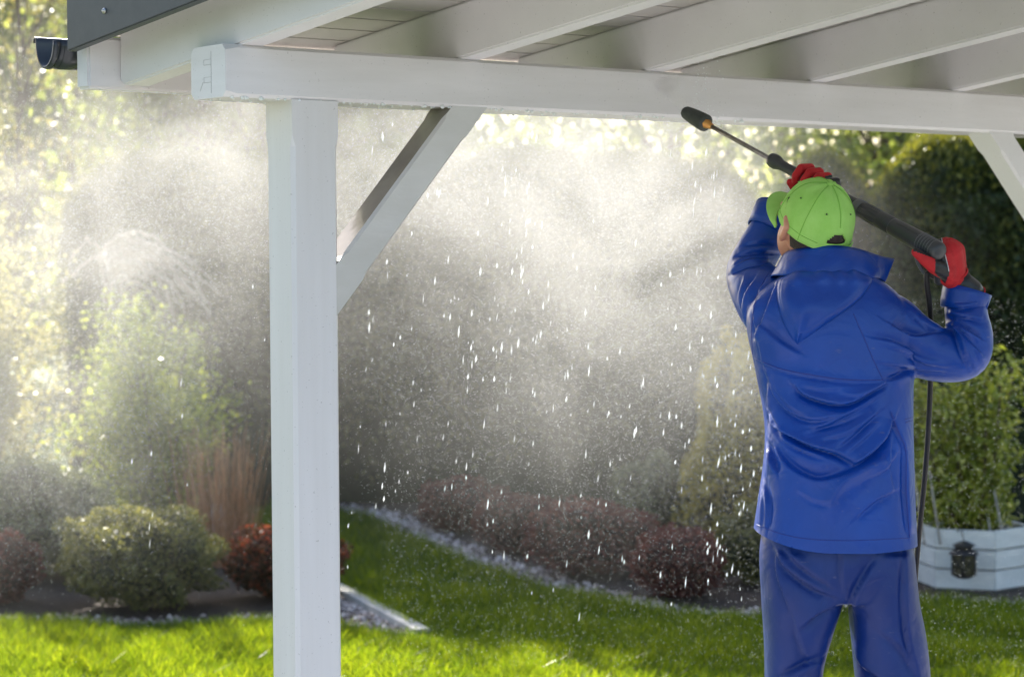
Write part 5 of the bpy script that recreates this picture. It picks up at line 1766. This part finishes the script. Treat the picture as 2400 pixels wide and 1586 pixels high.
# the cloud of mist
def mist():
    y0, y1 = 6.55, 9.15
    lo, hi = Vector((-3.0, y0, 0.07)), Vector((1.75, y1, 2.75))
    V = [Vector((x, y, z)) for z in (lo.z, hi.z) for x, y in ((lo.x, lo.y), (hi.x, lo.y), (hi.x, hi.y), (lo.x, hi.y))]
    m, t, out = newmat('mist')
    pv = N(t, 'ShaderNodeVolumePrincipled')
    pv.inputs['Color'].default_value = (0.97, 0.955, 0.94, 1)
    pv.inputs['Anisotropy'].default_value = 0.35
    t.links.new(pv.outputs['Volume'], out.inputs['Volume'])
    geo = N(t, 'ShaderNodeNewGeometry')
    def mathn(op, a, b=None):
        n_ = N(t, 'ShaderNodeMath', operation=op)
        for i, v in enumerate((a, b)):
            if v is None: continue
            if isinstance(v, (int, float)): n_.inputs[i].default_value = v
            else: t.links.new(v, n_.inputs[i])
        return n_.outputs[0]
    # swirl the coordinates
    nz = N(t, 'ShaderNodeTexNoise'); nz.inputs['Scale'].default_value = 1.7; nz.inputs['Detail'].default_value = 1
    t.links.new(geo.outputs['Position'], nz.inputs['Vector'])
    vsub = N(t, 'ShaderNodeVectorMath', operation='SUBTRACT'); vsub.inputs[1].default_value = (0.5, 0.5, 0.5)
    t.links.new(nz.outputs['Color'], vsub.inputs[0])
    vsc = N(t, 'ShaderNodeVectorMath', operation='SCALE'); vsc.inputs['Scale'].default_value = 0.8
    t.links.new(vsub.outputs[0], vsc.inputs[0])
    vadd = N(t, 'ShaderNodeVectorMath', operation='ADD')
    t.links.new(geo.outputs['Position'], vadd.inputs[0]); t.links.new(vsc.outputs[0], vadd.inputs[1])
    total = None
    for (x, y, wx, wy, D, hd, st) in BANKS:
        c = W(x, y, D)
        s = N(t, 'ShaderNodeVectorMath', operation='SUBTRACT'); s.inputs[1].default_value = c
        t.links.new(vadd.outputs[0], s.inputs[0])
        dv = N(t, 'ShaderNodeVectorMath', operation='DIVIDE'); dv.inputs[1].default_value = (wx / F * D, hd, wy / F * D)
        t.links.new(s.outputs[0], dv.inputs[0])
        dt = N(t, 'ShaderNodeVectorMath', operation='DOT_PRODUCT')
        t.links.new(dv.outputs[0], dt.inputs[0]); t.links.new(dv.outputs[0], dt.inputs[1])
        e = mathn('POWER', 2.71828, mathn('MULTIPLY', dt.outputs['Value'], -1.15))
        e = mathn('MULTIPLY', e, st)
        total = e if total is None else mathn('ADD', total, e)
    n2 = N(t, 'ShaderNodeTexNoise'); n2.inputs['Scale'].default_value = 4.2; n2.inputs['Detail'].default_value = 3; n2.inputs['Roughness'].default_value = 0.6
    t.links.new(vadd.outputs[0], n2.inputs['Vector'])
    mr = N(t, 'ShaderNodeMapRange'); mr.inputs['From Min'].default_value = 0.36; mr.inputs['From Max'].default_value = 0.66
    mr.inputs['To Min'].default_value = 0.22; mr.inputs['To Max'].default_value = 1.65
    t.links.new(n2.outputs['Fac'], mr.inputs['Value'])
    dens_ = mathn('MULTIPLY', mathn('MULTIPLY', total, mr.outputs['Result']), MIST)
    t.links.new(dens_, pv.inputs['Density'])
    o = mk('water_mist', V, BOXF, m)
    tag(o, 'white cloud of spray mist drifting between the pergola and hedge', 'mist', kind='stuff')
MIST = 0.28
mist()

# the jet between nozzle and beam, and the burst of spray thrown back from the wood
def jet():
    m, t, out = newmat('jet_spray')
    pv = N(t, 'ShaderNodeVolumePrincipled')
    pv.inputs['Color'].default_value = (0.97, 0.96, 0.95, 1); pv.inputs['Anisotropy'].default_value = 0.1
    pv.inputs['Density'].default_value = 13.0
    t.links.new(pv.outputs['Volume'], out.inputs['Volume'])
    tip = AX(1603)
    d_ = ray(1558, 190)
    hit = CAM + d_ * ((S(0, 0.006, 0) - CAM).dot(NRM) / d_.dot(NRM))
    v1 = tube_data([tip, tip.lerp(hit, 0.35), tip.lerp(hit, 0.7), hit], [0.003, 0.014, 0.028, 0.042], 16)
    mk_ = mk('water_jet', v1[0], v1[1], m, None, True)
    tag(mk_, 'short white fan of water between the nozzle and the beam', 'water jet', kind='stuff')
jet()
